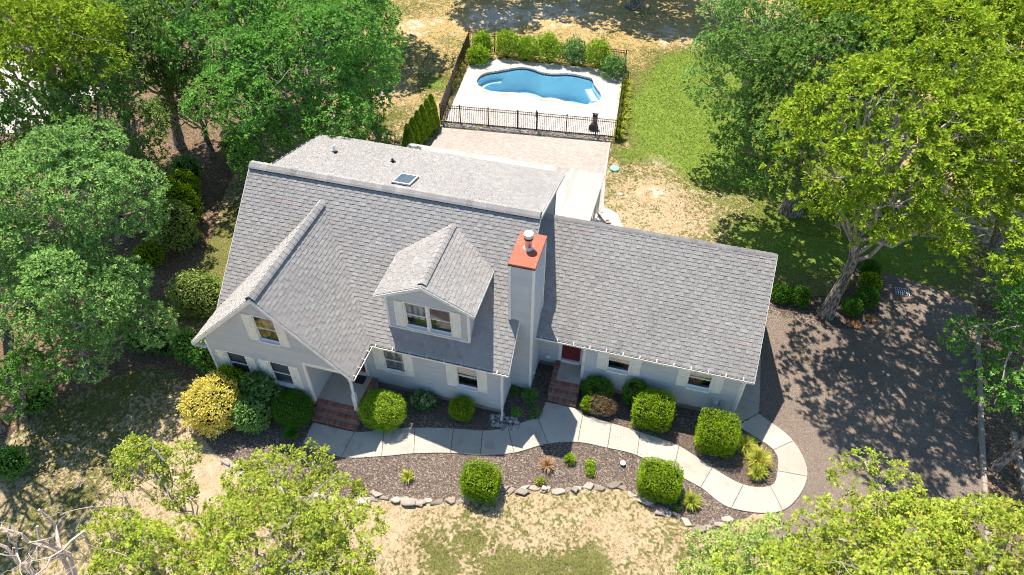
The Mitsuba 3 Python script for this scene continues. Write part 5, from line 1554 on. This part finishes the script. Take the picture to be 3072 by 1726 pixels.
# ornamental grass and small plants
clump('grass_clump', 'yellow striped grass clump nearest the garage walk', (19.72, .95), .55, .55, 'strap', 410, n=320, acc=.4)
clump('grass_clump', 'large tan and green grass clump inside the walk bend', (20.25, .38), .60, .60, 'strap', 411, n=420, acc=.55)
clump('grass_clump', 'drooping grass clump at the tip of the bed inside the walk bend', (20.2, -.12), .45, .45, 'strap', 412, n=260, acc=.5)
clump('grass_clump', 'round spiky grass clump in the right end of the island bed', (18.05, -1.85), .44, .40, 'strap', 413, n=320, acc=.15)
clump('grass_clump', 'dark green fountain grass below the round boxwood', (3.55, -2.98), .42, .40, 'box', 414, n=320, acc=.1)
clump('weed', 'dry weedy tuft in the middle of the island bed', (12.95, -1.75), .38, .30, 'dry', 415, n=160, cat='weed', acc=.2)
clump('weed', 'weedy tuft in the left part of the island bed', (8.3, -3.5), .34, .28, 'strap', 416, n=120, cat='weed', acc=.4)
for i, (x, y, r, mt, lab) in enumerate([(13.68, -1.32, .20, 'holly', 'small bright green bush in the island bed'), (14.42, -1.32, .19, 'yewl', 'small twiggy bush second in the island bed'), (14.5, -1.62, .15, 'holly', 'tiny green bush in front of the twiggy one'), (10.95, 1.05, .20, 'maple', 'small plant in the shade at the chimney foot'),
                                        (11.62, .95, .32, 'maple', 'shaded green plant between the chimney and the narrow steps'), (11.3, .12, .20, 'maple', 'small green plant above the river rocks'), (12.0, .30, .26, 'rhodo', 'low plant at the walk edge below the narrow steps'), (6.75, -4.35, .22, 'strap', 'low weedy plant by the edging stones'),
                                        (12.85, -2.45, .16, 'strap', 'weed sprouting among the edging stones'), (17.6, -2.2, .10, 'holly', 'tiny sprout in the right end of the island bed')]):
    shrub('small_plant', lab, (x, y), (r, r, r * .85), mt, 420 + i, n=int(420 * (r / .2)**1.2), L=.06, p=2.0, core=False, shell=.7, cat='plant')
for i, (x, y, lab) in enumerate([(24.1, 8.35, 'rusty low plant at the driveway edge of the oak bed'), (24.8, 8.9, 'orange brown low plant at the corner of the oak bed')]):
    clump('dry_plant', lab, (x, y), .35, .22, 'dry', 440 + i, n=140, cat='plant', acc=.8)

# --- grass, mulch chips and fallen leaves as loose cover
lawn_clear = shapely.union_all([mulch_poly, drive_poly, tree_bed, patio, deck_pg.buffer(.3), litter_poly, litter2, sbox(-.4, -1.6, 19.2, 9.0), sbox(2, 8, 13.6, 13.4), Polygon([tuple(t) for t in np.vstack([uc, lc[::-1]])]).buffer(.05)])
shapely.prepare(lawn_clear)


def scatter(n, box_, rng, inside=None, outside=None):
    p = np.c_[rng.uniform(box_[0], box_[1], n), rng.uniform(box_[2], box_[3], n)]
    ok = np.ones(n, bool)
    if inside is not None:
        ok &= shapely.contains_xy(inside, p[:, 0], p[:, 1])
    if outside is not None:
        ok &= ~shapely.contains_xy(outside, p[:, 0], p[:, 1])
    return p[ok]


def np_bumps(p, L):
    return sum(w * np.exp(-((p[:, 0] - x)**2 + (p[:, 1] - y)**2) / (r * r)) for x, y, r, w in L)


rng = np.random.default_rng(500)
GV, GF, GU, n0 = [], [], [], 0
for n, bx, hh in ((125000, (-9, 24, -9.5, 0), .055), (45000, (-9, 30, 0, 16), .06), (110000, (-6, 26, 14, 34), .085)):
    p = scatter(n, bx, rng, outside=lawn_clear)
    P3 = np.c_[p, np.zeros(len(p))]
    g = np_bumps(p, GREEN)
    s = np_bumps(p, SAND)
    dens = meshkit.fbm(P3 * .9, 3, 5) * .45 + meshkit.noise(P3 * 4.2, 9) * .55 + g * .4 - s * .45
    p = p[dens > rng.uniform(.36, .62, len(p))]
    g = np_bumps(p, GREEN)
    m = len(p)
    nb = 2
    q = np.repeat(np.c_[p, np.zeros(m)], nb, 0) + np.c_[rng.normal(0, .02, (m * nb, 2)), np.zeros(m * nb)]
    D = rng.normal(0, .55, (m * nb, 3)) + [0, 0, .75]
    D[:, 2] = np.abs(D[:, 2]) * .7
    tone = np.repeat(rng.random(m) * .6 + np.clip(g, 0, 1) * .35, nb) + rng.random(m * nb) * .25
    dry = np.repeat((rng.random(m) < np.clip(.38 - g * .5, .04, 1)) * rng.uniform(.4, 1, m), nb)
    tv, tf = np.array([(0, .13, 0), (0, -.13, 0), (1, 0, 0.0)]), np.array([(0, 1, 2)])
    TPL['tuft'] = (tv, tf)
    v, f, uv = leaves(q, D, on_sphere(m * nb, rng), hh * rng.uniform(.6, 1.4, m * nb), tone, dry, 'tuft')
    GV.append(v), GF.append(f + n0), GU.append(uv)
    n0 += len(v)
add('grass', (np.vstack(GV), np.vstack(GF)), 'turf', uv=np.vstack(GU), kind='stuff', label='short dry and green grass of the lawns')
TRI[0] += sum(map(len, GF))
TPL['chip'] = (np.array([(0, .16, 0), (0, -.16, 0), (1, -.12, .05), (1, .14, .02)]), np.array([(0, 1, 2), (0, 2, 3)]))


def cover(name, label, n, box_, inside, outside, mat, L, z, tone, seed, lift=.25):
    rng = np.random.default_rng(seed)
    p = scatter(n, box_, rng, inside, outside)
    m = len(p)
    D = rng.normal(0, 1, (m, 3)) * [1, 1, lift]
    v, f, uv = leaves(np.c_[p, z + rng.random(m) * .02], D, np.array([0, 0, 1.0]) + rng.normal(0, .3, (m, 3)), L * rng.uniform(.5, 1.3, m), tone(rng, m, p), np.where(rng.random(m) < .1, .7, 0), 'chip')
    add(name, (v, f), mat, uv=uv, kind='stuff', label=label)
    TRI[0] += len(f)


walk_pg = Polygon([tuple(t) for t in np.vstack([uc, lc[::-1]])]).buffer(0)
LEAF('chip', (0.030, 0.020, 0.016), (0.37, 0.305, 0.26), (0.50, 0.42, 0.36), .05, .9, gain=1.0)
LEAF('fallen', (0.11, 0.075, 0.05), (0.36, 0.26, 0.18), (0.50, 0.22, 0.11), .2, .8, gain=1.0)
cover('mulch_chips', 'shredded bark chips on the mulch beds', 60000, (-2, 22, -5.2, 3), mulch_poly, shapely.union_all([walk_pg, sbox(0, -1.6, 10.8, 9), sbox(13.4, 2.1, 19.2, 9)]), 'chip', .045, .014,
      lambda r, m, p: np.clip(r.random(m)**1.6 * (.45 + .55 * np.clip(-p[:, 1] / 1.5, 0, 1)) + .05, 0, 1), 510)
cover('mulch_chips', 'bark chips under the oak at the driveway corner', 9000, (20, 26, 7.9, 13), tree_bed, None, 'chip', .05, .014, lambda r, m, p: r.random(m)**2 * .7, 511)
cover('fallen_leaves', 'brown fallen leaves in the woods on the left', 45000, (-16, 0, -8, 20), litter_poly, None, 'fallen', .075, .012, lambda r, m, p: r.random(m), 512)
cover('fallen_leaves', 'brown fallen leaves right of the driveway', 9000, (27.5, 33, -3, 14), litter2, None, 'fallen', .075, .012, lambda r, m, p: r.random(m), 513)
cover('driveway_litter', 'loose leaves and stones scattered on the driveway gravel', 3500, (20, 29.3, -3, 12.3), drive_poly, None, 'fallen', .04, .010, lambda r, m, p: r.random(m), 514)
